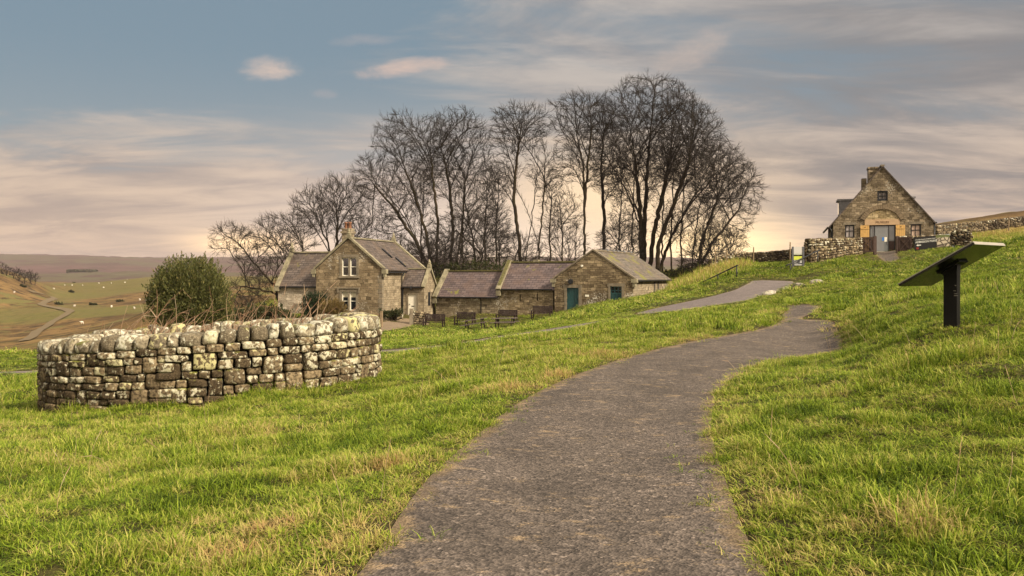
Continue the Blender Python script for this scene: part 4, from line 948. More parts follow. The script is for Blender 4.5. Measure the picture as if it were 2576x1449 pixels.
put(pic, 1196, 822, 66.5, -R(10)); pic.rotation_euler[1] = -.16
p2 = more(pic, 'picnic table standing almost level below the two slit openings', 1270, 810, 67.5, -R(14)); p2.rotation_euler[1] = -.03

# ------------------------------------------------------------------ the tilted information panel
PYd = 11.8; px_, py_ = wpt(2397, PYd); pz_ = land(px_, py_)
le = tag(empty('information_panel', (px_, py_, pz_)), 'black tilted information panel on a flat black post, close by in the right hand grass', 'information board')
al = R(50); s_h = Vector((math.cos(al), -math.sin(al), 0)); wv = Vector((math.sin(al), math.cos(al), 0))
A_ = Vector(at(2262, 720.5, PYd + .22)); sv = s_h * .98 + Vector((0, 0, .545)); nrm = wv.cross(sv).normalized()
if nrm.z < 0: nrm = -nrm
org = Vector((px_, py_, pz_)); q0 = A_ - org; WW = .95
def glossy(name, c, rough, green_amt=0):
    t = NT(name); co = t.coord(); col = t.mix(t.noise(4, 4, co), c, tuple(x * .5 for x in c))
    col = t.mix(t.math('MULTIPLY', t.ramp(t.math('ADD', t.noise(5, 5, co), t.math('MULTIPLY', t.noise(25, 4, co, .7), .4)), .62, .8), green_amt), col, (.05, .055, .012))  # mottled green over the base colour
    return t.done(t.bsdf(col, t.math('ADD', t.math('MULTIPLY', t.noise(6, 3, co), .12), rough), None, Specular_IOR_Level=.35, Coat_Weight=.2, Coat_Roughness=.1))
M_gb = glossy('black_gloss', (.007, .0065, .006), .14, .3); M_gp = plain('black_post', (.007, .0065, .006), .55, .3, 6, 0, .15)
M_edge = plain('panel_edge', (.26, .235, .2), .5, .1)
k = MB(); k.prism([q0, q0 + sv, q0 + sv + wv * WW, q0 + wv * WW], nrm * .03); k.build('panel', M_gb, le, bevel=.003)
u_ = nrm * .0302; t_ = .012
k = MB(); k.prism([q0 + u_ - wv * .004, q0 + u_ + sv - wv * .004, q0 + u_ + sv + wv * (WW + .004), q0 + u_ + wv * (WW + .004)], nrm * t_)
k.build('edge_strip', M_edge, le)
k = MB(); k.prism([q0 + nrm * .0426 + sv * .03 + wv * .03, q0 + nrm * .0426 + sv * .97 + wv * .03, q0 + nrm * .0426 + sv * .97 + wv * (WW - .03), q0 + nrm * .0426 + sv * .03 + wv * (WW - .03)], nrm * .002)
k.build('display', M_map, le)
k = MB(); q1 = q0 + sv; k.prism([q1 - wv * .002, q1 + wv * (WW + .002), q1 + wv * (WW + .002) + nrm * .03, q1 - wv * .002 + nrm * .03], s_h * .006); k.build('top_edge', M_edge, le)
mid = q0 + sv * .5 + wv * WW * .5; ps = .092; pw_ = .05
pc = Vector((mid.x, mid.y, 0)); corners = [pc + s_h * a + wv * b_ for a, b_ in ((-ps, -pw_), (ps, -pw_), (ps, pw_), (-ps, pw_))]
zt_ = [mid.z + (a) * .545 / .98 - .01 for a in (-ps, ps, ps, -ps)]
i = 0; v = [tuple(p + Vector((0, 0, -.35))) for p in corners] + [(p.x, p.y, z) for p, z in zip(corners, zt_)]
raw('post', v, [[3,2,1,0],[4,5,6,7],[0,1,5,4],[1,2,6,5],[2,3,7,6],[3,0,4,7]], M_gp, le).modifiers.new('b', 'BEVEL').width = .006
k = MB(); g0 = mid - sv * .15 - nrm * .004; g1 = mid + sv * .15 - nrm * .004
k.prism([g0 - wv * .14, g1 - wv * .14, g1 + wv * .14, g0 + wv * .14], -nrm * .02); 
k.prism([mid - sv * .15 - wv * .052, mid + sv * .098 - wv * .052, Vector((pc.x, pc.y, mid.z - .05)) + s_h * ps - wv * .052, Vector((pc.x, pc.y, mid.z - .12)) - s_h * ps - wv * .052], wv * .104); k.build('bracket', M_gp, le)
k = MB(); c0 = pc - wv * (pw_ + .0005)
for i, (a, z, w_) in enumerate(((.045, .50, .03), (.055, .46, .035), (.05, .435, .05), (.06, .57, .02))): k.prism([c0 + s_h * a + Vector((0, 0, z)), c0 + s_h * (a + w_) + Vector((0, 0, z)), c0 + s_h * (a + w_) + Vector((0, 0, z + .006)), c0 + s_h * a + Vector((0, 0, z + .006))], -wv * .001)
k.build('scratch_mark', M_edge, le)

# ------------------------------------------------------------------ flat stones in the turf
M_rock = rubble('field_stone', (.16, .13, .10), (.28, .25, .2), .6, .2, .6)
for u, v, s, lab in ((2056, 721, 1.0, 'largest pale stone lying in the grass right of the road, farthest right'), (2009, 728, .75, 'pale stone in the grass second from the right of the road'), (1975, 734, .55, 'small pale stone in the grass close to the road edge'), (1934, 745, .9, 'long flat pale stone at the edge of the road'), (1980, 726, .5, 'smallest pale stone above the others by the road bend')):
    x, y = hit(u, v, 20); z = land(x, y); st = Stones(4); s *= .75; st.add((0, 0, .04), (.98, .15, .05), (-.15, .98, .1), (0, -.1, 1), (s, s * .6, .26 * s + .1), .2, .22, 3)
    o = st.build('field_stone', M_rock); o.location = (x, y, z); tag(o, lab, 'stone', 'pale stones in the grass by the road')

# ------------------------------------------------------------------ sheep
def make_sheep(down):
    me = bpy.data.meshes.new('sheep')
    hz = .25 if down else .85
    V = [(0, 0, .62), (.3, 0, .64), (-.32, 0, .62), (.52, 0, .7 if not down else .55), (.66, 0, hz), (.82, 0, hz - .08)]; E = [(0, 1), (0, 2), (1, 3), (3, 4), (4, 5)]; RR = [.29, .27, .25, .16, .11, .06]
    for x in (.28, -.34):
        for y in (.13, -.13):
            i = len(V); V += [(x, y, .42), (x + .01, y, .2), (x, y, 0)]; E += [(1 if x > 0 else 2, i), (i, i + 1), (i + 1, i + 2)]; RR += [.09, .045, .04]
    me.from_pydata(V, E, []); o = bpy.data.objects.new('t', me); COL.objects.link(o); md = o.modifiers.new('s', 'SKIN')
    for i, r_ in enumerate(RR): me.skin_vertices[0].data[i].radius = (r_, r_)
    me.skin_vertices[0].data[0].use_root = True
    o.modifiers.new('d', 'SUBSURF').levels = 1
    m2 = bpy.data.meshes.new_from_object(o.evaluated_get(bpy.context.evaluated_depsgraph_get())); bpy.data.objects.remove(o)
    m2.materials.clear(); m2.materials.append(M_wool); return m2
M_wool = plain('wool', (.55, .50, .42), 1, .12, 5)
SM = [make_sheep(True), make_sheep(False)]
SHP = [(11,896,'nearest sheep, low on the brown slope at the left edge'),(187,772,'sheep just right of the upper bend of the valley road'),(207,813,'sheep grazing right above the lower bend of the valley road'),(281,776,'sheep on the middle pasture, left one of two side by side'),(338,778,'sheep on the middle pasture close to the big round bush'),(352,757,'sheep on the slope left of the bush, upper one'),(367,758,'sheep almost touching the big round bush'),(136,726,'leftmost sheep on the green skyline pasture'),(163,720,'sheep on the skyline pasture, second from its left end'),(182,721,'sheep on the skyline pasture, third from its left end'),(208,720,'sheep mid way along the skyline pasture'),(249,715,'sheep right of the middle of the skyline pasture, upper one'),(260,722,'sheep right of the middle of the skyline pasture, lower one'),(280,713,'sheep on the skyline pasture, third from its right end'),(314,710,'sheep on the skyline pasture, second from its right end'),(320,704,'sheep highest up on the skyline pasture'),(36,739,'sheep on the slope by the left edge below the bracken spur')]
for i, (u, v, lab) in enumerate(SHP):
    x, y = hit(u, v, 100); o = link(bpy.data.objects.new('sheep', SM[i % 3 > 0 and 1 or 0])); o.location = (x, y, land(x, y)); o.rotation_euler = (0, 0, rng.uniform(0, 6.28)); s = .9; o.scale = (s, s, s)
    tag(o, lab, 'sheep', 'sheep grazing in the valley')

# ------------------------------------------------------------------ bare trees
def prisms(a, b, ra, rb, k):
    """one tapered k-sided tube for each segment a-b"""
    d = b - a; L = np.linalg.norm(d, axis=1, keepdims=True) + 1e-9; d = d / L
    up = np.where(np.abs(d[:, 2:3]) > .9, np.array([[1., 0, 0]]), np.array([[0, 0, 1.]]))
    t = np.cross(d, up); t /= np.linalg.norm(t, axis=1, keepdims=True); q = np.cross(d, t)
    w = np.arange(k) * 2 * math.pi / k; c, s = np.cos(w)[None, :, None], np.sin(w)[None, :, None]
    ring_ = t[:, None] * c + q[:, None] * s
    V = np.concatenate([a[:, None] + ring_ * ra[:, None, None], b[:, None] + ring_ * rb[:, None, None]], 1)
    i = np.arange(len(a))[:, None, None] * 2 * k; j = np.arange(k)
    f = np.stack([j, (j + 1) % k, (j + 1) % k + k, j + k], 1)[None] + i
    return V.reshape(-1, 3), f.reshape(-1, 4)
t = NT('bark'); co = t.coord()
bk = t.mix(t.ramp(t.noise(1.3, 5, co), .35, .7), (.018, .013, .008), (.040, .029, .016)); bk = t.mix(t.ramp(t.noise(.7, 4, co), .5, .75), bk, (.03, .028, .012))
M_bark = t.done(t.bsdf(bk, .95, t.bump(t.noise(6, 5, co), .6, .08), Specular_IOR_Level=.15))
M_twig = plain('twigs', (.017, .0115, .007), .95, .3, .5)
def grow(stems, blobs, N, step, kill, up=.12, inertia=.5, seed=0, inf=9, zig=.16, limbs=0):
    """space colonisation: stems (polylines) reach for points scattered in the crown blobs"""
    g = np.random.default_rng(seed)
    vol = np.array([b[3] * b[4] * b[5] for b in blobs]); cnt = (N * vol / vol.sum()).astype(int); T = []
    for (x, y, z, rx, ry, rz), c_ in zip(blobs, cnt):
        d = g.normal(size=(c_, 3)); d /= np.linalg.norm(d, axis=1, keepdims=True); r = g.uniform(0, 1, (c_, 1)) ** .30
        T.append(np.array([x, y, z]) + d * r * np.array([rx, ry, rz]))
    T = np.concatenate(T)
    V = []; par = []
    for st in stems:
        root = -1; st = [np.array(p, float) for p in st[1:]] if isinstance(st[0], int) else [np.array(p, float) for p in st]
        for a, b in zip(st, st[1:]):
            n_ = max(1, int(np.linalg.norm(b - a) / step))
            for i in range(n_):
                V.append(a + (b - a) * i / n_ + (g.normal(0, .05, 3) if i else 0)); par.append(root); root = len(V) - 1
        V.append(st[-1]); par.append(root)
    ns = len(V); S0 = np.array(V); zt0 = S0[:, 2].max()
    for li in range(limbs):                                   # ascending limbs fanning out of the stems
        q = T[g.integers(len(T))]; hd = np.hypot(S0[:, 0] - q[0], S0[:, 1] - q[1])
        cost = np.abs(S0[:, 2] - (q[2] - hd * g.uniform(1.0, 1.9))) + hd * .35 + 50 * (S0[:, 2] < zt0 * .22) + g.uniform(0, 1.5, ns); j = int(cost.argmin()); a = S0[j]; Ln = np.linalg.norm(q - a)
        if Ln < step * 3: continue
        cpt = a + (q - a) * .35 + np.array([0, 0, Ln * g.uniform(.12, .3)]) * (1 if q[2] > a[2] else -.2); m = max(3, int(Ln / step)); root = j
        for i in range(1, m):
            tt = i / m; V.append(a * (1 - tt) ** 2 + cpt * 2 * tt * (1 - tt) + q * tt * tt + g.normal(0, .03, 3)); par.append(root); root = len(V) - 1
    V = list(V); n0 = len(V)
    arr = np.array(V); D = np.linalg.norm(T[:, None] - arr[None], axis=2); near = D.argmin(1); nd = D.min(1); alive = nd > kill
    dirs = [np.array([0, 0, 1.])] * n0
    for i in range(n0):
        if par[i] >= 0: dd = arr[i] - arr[par[i]]; dirs[i] = dd / (np.linalg.norm(dd) + 1e-9)
    nk = np.zeros(40000, int)
    for it in range(110):
        act = alive & (nd < inf)
        if not act.any(): break
        ids = near[act]; vec = T[act] - arr[ids]; vec /= np.linalg.norm(vec, axis=1, keepdims=True)
        full = nk[ids] >= 4
        if full.any(): w_ = np.where(act)[0][full]; alive[w_] = False; act[w_] = False; ids = near[act]; vec = vec[~full]
        if not len(ids): continue
        un, inv = np.unique(ids, return_inverse=True); nk[un] += 1; acc = np.zeros((len(un), 3)); np.add.at(acc, inv, vec)
        acc /= np.linalg.norm(acc, axis=1, keepdims=True) + 1e-9
        dv = acc + np.array([dirs[i] for i in un]) * inertia + np.array([0, 0, up]) + g.normal(0, zig, acc.shape); dv /= np.linalg.norm(dv, axis=1, keepdims=True)
        new = arr[un] + dv * step; i0 = len(arr)
        arr = np.concatenate([arr, new]); par += un.tolist(); dirs += list(dv)
        d2 = np.linalg.norm(T[:, None] - new[None], axis=2); m = d2.min(1); am = d2.argmin(1)
        k = m < nd; nd = np.where(k, m, nd); near = np.where(k, am + i0, near); alive &= nd > kill
        if len(arr) > 14000: break
    return arr, np.array(par), np.array(dirs)
def tree(name, base, stems, blobs, N, label, cat='tree', seed=1, step=.45, kill=.62, rmax=.45, rtip=.0125, twig=(3, .5, 1.1), up=.14, group=None, inertia=.85, zig=.055, mat=None, dens=1.0, power=2.2, limbs=None):
    """stems and blobs in survey columns/rows at the tree's own distance"""
    u0, Y0 = base; x0, y0 = wpt(u0, Y0); z0 = land(x0, y0); org = np.array([x0, y0, z0]); S = Y0 / F
    def loc(p):
        dy = p[2] if len(p) > 2 else 0
        return np.array([(p[0] - CX) * S - x0, dy, EYE - (p[1] - HZ) * S - z0])
    st = []
    for s_ in stems:
        q = [loc(p) for p in s_]; st.append(q)
    foot = np.array([st[0][0][0] * .9, st[0][0][1], -.6])
    for q in st:
        if q[0][2] < 1.2: q.insert(0, foot)
    bl = [(*loc(b), b[3] * S, b[5] * S if len(b) > 5 else b[3] * S * .8, b[4] * S) for b in blobs]
    bl = [(b[0], blobs[i][2] if len(blobs[i]) > 2 else 0, b[2], b[3], b[4], b[5]) for i, b in enumerate(bl)]
    arr, par, dirs = grow(st, bl, int(N * 1.55), step, kill * .75, up, inertia, seed, zig=zig, limbs=N // 45 if limbs is None else limbs)
    n_ = len(arr); g = np.random.default_rng(seed + 99)
    acc = np.zeros(n_); kids = np.zeros(n_, int)
    for i in range(n_ - 1, -1, -1):
        if acc[i] == 0: acc[i] = rtip ** power
        if par[i] >= 0: acc[par[i]] += acc[i]; kids[par[i]] += 1
    rad = acc ** (1 / power); rad = np.where(rad > rmax, rmax + (rad - rmax) * .25, rad)
    rad = rad * (1 + .4 * sstep(.07, .2, rad))
    idx = np.where(par >= 0)[0]; a, b = arr[par[idx]], arr[idx]
    ra = np.minimum(rad[par[idx]], rad[idx] * 1.35 + .002); rb = rad[idx]
    # flare at the foot
    ra = ra * (1 + .5 * np.exp(-np.maximum(a[:, 2], 0) * 1.3) * (ra > .12)); rb = rb * (1 + .5 * np.exp(-np.maximum(b[:, 2], 0) * 1.3) * (rb > .12))
    e = tag(empty(name, org), label, cat, group)
    big = rb > .075; Vt, Ft = prisms(a[big], b[big] + (b[big] - a[big]) * .06, ra[big], rb[big], 8)
    if big.any(): raw('trunk', Vt, Ft, mat or M_bark, e, uv=False, smoothf=True)
    V1, F1 = prisms(a[~big], b[~big], ra[~big], rb[~big], 4)
    # fine twigs
    src = np.where((rad < .045) & (par >= 0))[0]; src = src[g.random(len(src)) < dens]
    src = np.repeat(src, twig[0]); d = dirs[src] + g.normal(0, .33, (len(src), 3)) + np.array([0, 0, .16]); d /= np.linalg.norm(d, axis=1, keepdims=True)
    L = g.uniform(twig[1], twig[2], (len(src), 1)); p0 = arr[src]; p1 = p0 + d * L * .55; d2 = d + g.normal(0, .18, d.shape) + np.array([0, 0, .2]); d2 /= np.linalg.norm(d2, axis=1, keepdims=True); p2_ = p1 + d2 * L * .45
    k = len(src); sid = np.r_[np.arange(k)]; d3 = d + g.normal(0, .38, d.shape); d3 /= np.linalg.norm(d3, axis=1, keepdims=True); p3 = p0 + d * L * .3; p4 = p3 + d3 * L * .5
    rt = rtip
    A_s = np.concatenate([p0, p1, p3]); B_s = np.concatenate([p1, p2_, p4]); RA = np.r_[np.full(k, rt), np.full(k, rt * .85), np.full(k, rt * .85)]; RB = np.r_[np.full(k, rt * .85), np.full(k, rt * .5), np.full(k, rt * .5)]
    V2, F2 = prisms(A_s, B_s, RA, RB, 3)
    raw('crown', np.concatenate([V1, V2]), np.concatenate([F1, F2 + len(V1)]), M_twig if mat is None else mat, e, uv=False)
    return e
TG = 'tall bare trees behind the barns'
# columns/rows; blobs: (column, row, offset towards the back, half width, half height[, half depth])
tree('beech_tree', (1622, 97), [[(1615,690),(1612,560),(1600,420),(1585,330)],[(1618,690),(1622,560),(1632,420,1),(1640,300)],[(1632,690),(1640,590,-1),(1668,470,-1),(1690,360)]],
     [(1640,300,0,125,110),(1600,400,0,120,120),(1700,370,0,95,120)], 2400, 'tallest bare tree with a broad domed crown, behind the gabled barn', seed=3, group=TG, rmax=.62, kill=.6)
tree('beech_tree', (1655, 94), [[(1650,690),(1658,610),(1700,500),(1735,400)],[(1660,690,1),(1690,600,1),(1760,480,2)]],
     [(1755,390,0,85,120),(1720,300,1,70,70),(1800,440,0,85,90)], 1250, 'bare tree right of the tallest one, its limbs leaning out to the right', seed=5, group=TG, rmax=.5)
tree('beech_tree', (1755, 92), [[(1740,690),(1745,620),(1760,520)],[(1760,690,1),(1772,600,1),(1810,500,1)],[(1748,690),(1795,600,-1),(1860,520,-1)]],
     [(1830,480,0,88,85),(1850,570,0,40,40),(1780,530,0,66,66),(1800,420,0,60,50)], 1250, 'bare tree at the right end of the row with boughs sweeping low to the right', seed=8, group=TG, rmax=.42, up=.05)
tree('beech_tree', (1472, 96), [[(1472,690),(1470,540),(1468,420),(1450,330)],[(1470,520),(1480,400),(1490,320)]],
     [(1455,300,0,66,68),(1490,300,1,50,62),(1440,400,0,50,70),(1480,420,0,40,60)], 1250, 'straight trunked bare tree left of the tallest one', seed=11, group=TG, rmax=.36)
tree('beech_tree', (1518, 99), [[(1518,690),(1520,540),(1512,420),(1520,330)]],
     [(1520,320,0,50,85),(1535,440,0,45,80)], 800, 'slim bare tree squeezed between the straight trunked tree and the tallest one', seed=13, group=TG, rmax=.26)
tree('beech_tree', (1318, 95), [[(1308,690),(1306,600),(1292,500),(1300,400),(1310,330)],[(1318,690),(1330,600,1),(1345,500,1),(1352,420,1)],[(1355,690,1),(1358,600,1),(1370,480,1),(1372,390,1)]],
     [(1300,330,0,72,66),(1340,320,0,48,52),(1365,430,1,38,70),(1270,440,0,45,60)], 1350, 'bare tree in the middle gap with several crooked slender stems', seed=17, group=TG, rmax=.3)
tree('ash_tree', (1085, 93), [[(1090,695),(1075,600),(1040,480),(1010,400)],[(1085,695),(1050,610,-1),(990,520,-1),(930,450,-1)],[(1095,695,1),(1100,560,1),(1085,430,1),(1080,350,1)]],
     [(1010,360,0,72,72),(950,450,0,68,60),(1080,370,1,62,85),(985,560,0,62,56),(1030,480,0,60,80)], 2000, 'bare tree behind the cottage with limbs reaching far to the left', seed=21, group=TG, rmax=.4, zig=0.08)
tree('ash_tree', (1135, 96), [[(1130,695),(1140,580),(1130,460),(1110,370)],[(1140,695,1),(1160,580,1),(1170,450,1),(1190,370,1)]],
     [(1150,340,0,66,62),(1190,380,0,46,80),(1120,420,0,55,90)], 1400, 'bare tree behind the low barn with a crooked twiggy head', seed=23, group=TG, rmax=.38, zig=0.08)
tree('ash_tree', (1196, 94), [[(1198,695),(1190,600),(1172,520),(1165,450)],[(1200,695,1),(1215,620,1),(1230,540,1)],[(1210,640),(1150,580,-1)]],
     [(1195,540,0,65,85),(1140,600,0,65,60),(1240,580,0,45,75)], 1100, 'low spreading bare tree behind the gap between low and middle barn', seed=27, group=TG, rmax=.34, zig=0.09)
tree('ash_tree', (845, 89), [[(850,760),(845,640),(850,560),(840,500)],[(846,700),(820,600),(790,540)]],
     [(855,505,0,72,60),(800,530,0,65,60),(880,560,0,65,60),(905,600,0,40,45)], 1500, 'round headed bare tree behind the cottage chimney', seed=31, rmax=.34, zig=0.09)
tree('thorn_tree', (748, 86), [[(748,770),(745,690),(725,630),(705,590)],[(746,720),(760,640),(765,590)]],
     [(700,585,0,62,46),(755,590,0,52,56),(660,600,0,40,35)], 560, 'windswept bare tree behind the left wing of the cottage', seed=33, rmax=.2, zig=0.10)
tree('thorn_tree', (698, 79), [[(712,790),(690,715),(655,680),(622,640),(603,618)],[(700,740),(650,725,-1),(615,720,-1)],[(640,665),(660,640),(680,620)]],
     [(590,590,0,45,26),(575,625,0,42,14),(630,650,0,42,38),(660,700,0,48,48),(620,735,0,45,40),(690,640,0,40,36)], 520, 'bare thorn tree leaning left beside the cottage, twigs drooping to the grass', seed=37, rmax=.17, rtip=.011, zig=0.10, up=0, step=.35, kill=.45)
tree('sapling', (1415, 92), [[(1412,695),(1415,600),(1410,540)],[(1430,695,1),(1432,600,1)],[(1445,695,1),(1450,620,1)]],
     [(1425,560,0,42,80),(1440,630,0,38,55),(1400,620,0,30,60)], 650, 'thicket of thin saplings left of the straight trunked tree', seed=41, rmax=.12, zig=0.08)
for u, v2, sd, lab in ((1690, 420, 51, 'thin straight trunk seen left of the two slim trunks by the right end tree'), (1716, 430, 53, 'thin trunk standing just left of the right end tree'), (1560, 430, 57, 'thin dark trunk left of the tallest tree'), (1250, 470, 59, 'slender crooked tree left of the middle gap'), (1385, 480, 61, 'slender tree right of the middle gap'), (1062, 460, 63, 'slim upright tree right behind the cottage roof end'), (1165, 440, 65, 'slim upright tree between the two crooked trees behind the low barn'), (1222, 460, 67, 'slim upright tree above the coping between the low and middle barns'), (1592, 400, 69, 'slim trunk touching the left side of the tallest tree'), (1668, 420, 83, 'slim trunk touching the right side of the tallest tree')):
    tree('slender_tree', (u, 97 + sd % 4), [[(u,690),(u-3,600),(u+2,520),(u+4,v2)]], [(u,v2,0,28,55),(u+4,560,0,26,60)], 420, lab, seed=sd, rmax=.17)
tree('undergrowth_shrub', (1040, 88), [[(1030,710),(1025,650)],[(1050,710),(1060,650)],[(1005,710),(990,660)]], [(1010,650,0,60,50),(1060,660,0,60,50)], 480, 'bare shrubs tangled behind the cottage roof end', 'shrub', seed=71, rmax=.09, zig=.2, step=.35, kill=.5)
tree('undergrowth_shrub', (1120, 90), [[(1110,700),(1120,640)],[(1150,700),(1160,640)],[(1090,700),(1085,650)]], [(1110,640,0,70,60),(1170,650,0,60,55)], 460, 'bare shrubs tangled behind the low barn', 'shrub', seed=73, rmax=.09, zig=.2, step=.35, kill=.5)
tree('undergrowth_shrub', (1560, 95), [[(1550,695),(1545,640)],[(1575,695),(1580,630)]], [(1560,620,0,60,70)], 260, 'bare shrub behind the ridge of the gabled barn', 'shrub', seed=75, rmax=.08, zig=.2, step=.35, kill=.5)
tree('undergrowth_shrub', (1260, 88), [[(1790,690),(1800,640)],[(1820,688),(1840,640)],[(1770,690),(1760,640)]], [(1800,620,0,70,55),(1760,650,0,50,40)], 800, 'bare shrub at the foot of the right end tree', 'shrub', seed=77, rmax=.09, zig=.2, step=.35, kill=.5)
tree('undergrowth_shrub', (1270, 92), [[(1260,695),(1255,630)],[(1285,695),(1300,640)]], [(1265,630,0,60,60),(1340,640,0,40,50)], 330, 'bare shrub behind the ridge of the middle barn', 'shrub', seed=79, rmax=.08, zig=.2, step=.35, kill=.5)
# trees on the bracken spur far left
for i, (u, v, h) in enumerate(((4, 690, 26), (16, 694, 22), (34, 700, 20), (48, 702, 24), (62, 706, 20), (76, 709, 26), (88, 713, 20), (58, 724, 12))):
    Yb = 428; x, y = wpt(u, Yb); S = Yb / F
    g = np.random.default_rng(200 + i); st = [[(u, v - 695 + 695), (u + 1, v - h * .5)]]
    tree('distant_tree', (u, Yb), [[(u, v + 4), (u + 1, v - h * .45)]], [(u, v - h * .55, 0, h * .42, h * .5)], 160, ['bare tree on the bracken spur at the very left edge', 'second tree from the left edge on the bracken spur', 'bushy tree third along the bracken spur', 'taller tree mid way along the bracken spur', 'tree past the middle of the bracken spur', 'tallest tree near the lower end of the bracken spur', 'last tree at the lower end of the bracken spur', 'small bush low on the bracken spur'][i], seed=300 + i, step=.9, kill=1.1, rmax=.14, rtip=.035, twig=(4, .8, 1.8), group='trees on the bracken spur')

# ------------------------------------------------------------------ leafy bushes
def leafmat(name, a, b_, c_, tr=.3):
    t = NT(name); rn = t.attr('rnd'); co = t.coord()
    col = t.mix(t.ramp(rn, 0, .7), a, b_); col = t.mix(t.ramp(t.math('ADD', rn, t.math('MULTIPLY', t.noise(1.2, 3, co), .5)), 1.0, 1.3), col, c_)
    d = t.bsdf(col, .6, Specular_IOR_Level=.25); tl = t.n('BsdfTranslucent', Color=col); mx_ = t.n('MixShader'); t.set(mx_, 'i0', tr); t.set(mx_, 'i1', d); t.set(mx_, 'i2', tl.outputs[0])
    return t.done(mx_.outputs[0])
def leaves(name, parent, c, nrm_, size, mat, g, upb=.5, narrow=.4):
    """small pointed leaves at centres c, leaning along nrm_"""
    n_ = len(c); d = nrm_ + g.normal(0, .55, (n_, 3)) + np.array([0, 0, upb]); d /= np.linalg.norm(d, axis=1, keepdims=True)
    t = np.cross(d, g.normal(size=(n_, 3))); t /= np.linalg.norm(t, axis=1, keepdims=True) + 1e-9; L = g.uniform(size[0], size[1], (n_, 1)); w = L * narrow
    V = np.stack([c - d * L * .5, c + t * w * .5, c + d * L * .5, c - t * w * .5], 1).reshape(-1, 3)
    return raw(name, V, np.arange(n_ * 4).reshape(-1, 4), mat, parent, uv=False, attrs={'rnd': np.repeat(g.random(n_), 4)})
def bush(name, u, Y, blobs, n_, label, mat, size=(.12, .26), shoots=0, cat='bush', seed=1, upb=.5, narrow=.4, sh=(.3, .7), z=None):
    x0, y0 = wpt(u, Y); z0 = land(x0, y0); g = np.random.default_rng(seed); S = Y / F
    e = tag(empty(name, (x0, y0, z0)), label, cat); Cc = []; Nn = []; stm = MB()
    vol = np.array([b[2] * b[3] for b in blobs], float); vol /= vol.sum()
    for (bu, bv, bw, bh), vv in zip(blobs, vol):
        c0 = np.array([(bu - CX) * S - x0, g.normal(0, .1), EYE - (bv - HZ) * S - z0]); rx, rz_ = bw * S, bh * S
        k = int(n_ * vv); d = g.normal(size=(k, 3)); d /= np.linalg.norm(d, axis=1, keepdims=True)
        lump = 1 + .42 * (fbm(np.arctan2(d[:, 1], d[:, 0]) * 3.2 + bu, d[:, 2] * 4.5 + bv, seed + 3, 3) - .5) * 2
        r = g.uniform(0, 1, k) ** .28 * lump
        Cc.append(c0 + d * r[:, None] * np.array([rx, rx * .85, rz_])); Nn.append(d)
        for q in range(int(shoots * vv)):
            dd = g.normal(size=3); dd[2] = abs(dd[2]) * .9 - .15; dd /= np.linalg.norm(dd); s0 = c0 + dd * np.array([rx, rx * .85, rz_]) * .85; dr_ = dd * .6 + np.array([0, 0, .8]) + g.normal(0, .15, 3); dr_ /= np.linalg.norm(dr_); L = g.uniform(*sh)
            m = 26; tt = g.uniform(0, 1, (m, 1)); Cc.append(s0 + dr_ * tt * L + g.normal(0, .07, (m, 3)) * (1.15 - tt)); Nn.append(np.repeat(dr_[None], m, 0))
        for q in range(5):
            a = g.uniform(0, 6.28); stm.tube([(c0[0] * .5 + .1 * math.cos(a), .1 * math.sin(a), -.3), tuple(c0 + np.array([math.cos(a) * rx * .5, math.sin(a) * rx * .5, rz_ * .3]))], [.06, .015], 6)
    Cc = np.concatenate(Cc); Nn = np.concatenate(Nn); k = Cc[:, 2] > -.2; leaves('foliage', e, Cc[k], Nn[k], size, mat, g, upb, narrow); stm.build('stem', M_bark, e)
    return e
M_gorse = leafmat('gorse_leaf', (.042, .050, .016), (.112, .116, .034), (.25, .21, .075))
M_yew = leafmat('yew_leaf', (.008, .016, .006), (.018, .03, .010), (.03, .04, .012), .15)
M_brown = leafmat('brown_leaf', (.10, .065, .022), (.16, .11, .04), (.2, .15, .05))
M_scrub = leafmat('scrub_leaf', (.025, .035, .012), (.05, .055, .02), (.11, .08, .03))
bush('round_bush', 475, 46, [(478,735,98,76),(440,750,66,66),(515,760,64,58),(475,700,72,50),(420,778,46,44),(545,785,40,38),(475,790,100,45)], 36000, 'large rounded dark green bush behind the stone fold', M_gorse, (.08, .19), 420, seed=5, upb=.8, narrow=.32, sh=(.25, .75))
bush('clipped_yew', 792, 72.5, [(777,770,20,34),(795,768,20,35),(812,770,18,33),(795,790,36,26)], 9000, 'dark clipped evergreen shrub against the cottage wall', M_yew, (.08, .17), 60, 'shrub', 6, 1.2, .35, (.2, .5))
bush('brown_shrub', 835, 71.5, [(832,780,34,28),(852,788,22,24)], 5000, 'brownish bare shrub below the cottage window', M_brown, (.12, .3), 60, 'shrub', 7, 1.0, .12, (.3, .6))
bush('low_shrub', 985, 72.6, [(975,790,18,9),(995,788,17,9)], 2200, 'low dark plants on the small wall along the cottage side', M_scrub, (.08, .2), 10, 'plant', 8)
bush('scrub', 640, 62, [(600,800,50,24),(650,795,50,26),(700,800,40,24)], 9000, 'low dark scrub between the round bush and the cottage', M_scrub, (.1, .24), 60, 'bush', 9)
bush('scrub', 1745, 90, [(1700,690,40,14),(1750,680,46,18),(1790,676,30,14)], 5000, 'dark scrub at the feet of the right end trees', M_scrub, (.1, .26), 30, 'bush', 10)
bush('scrub', 1200, 89, [(1120,680,60,22),(1200,672,60,18),(1280,672,50,14)], 5000, 'dark scrub showing just behind the barn roofs', M_scrub, (.1, .26), 20, 'bush', 11)
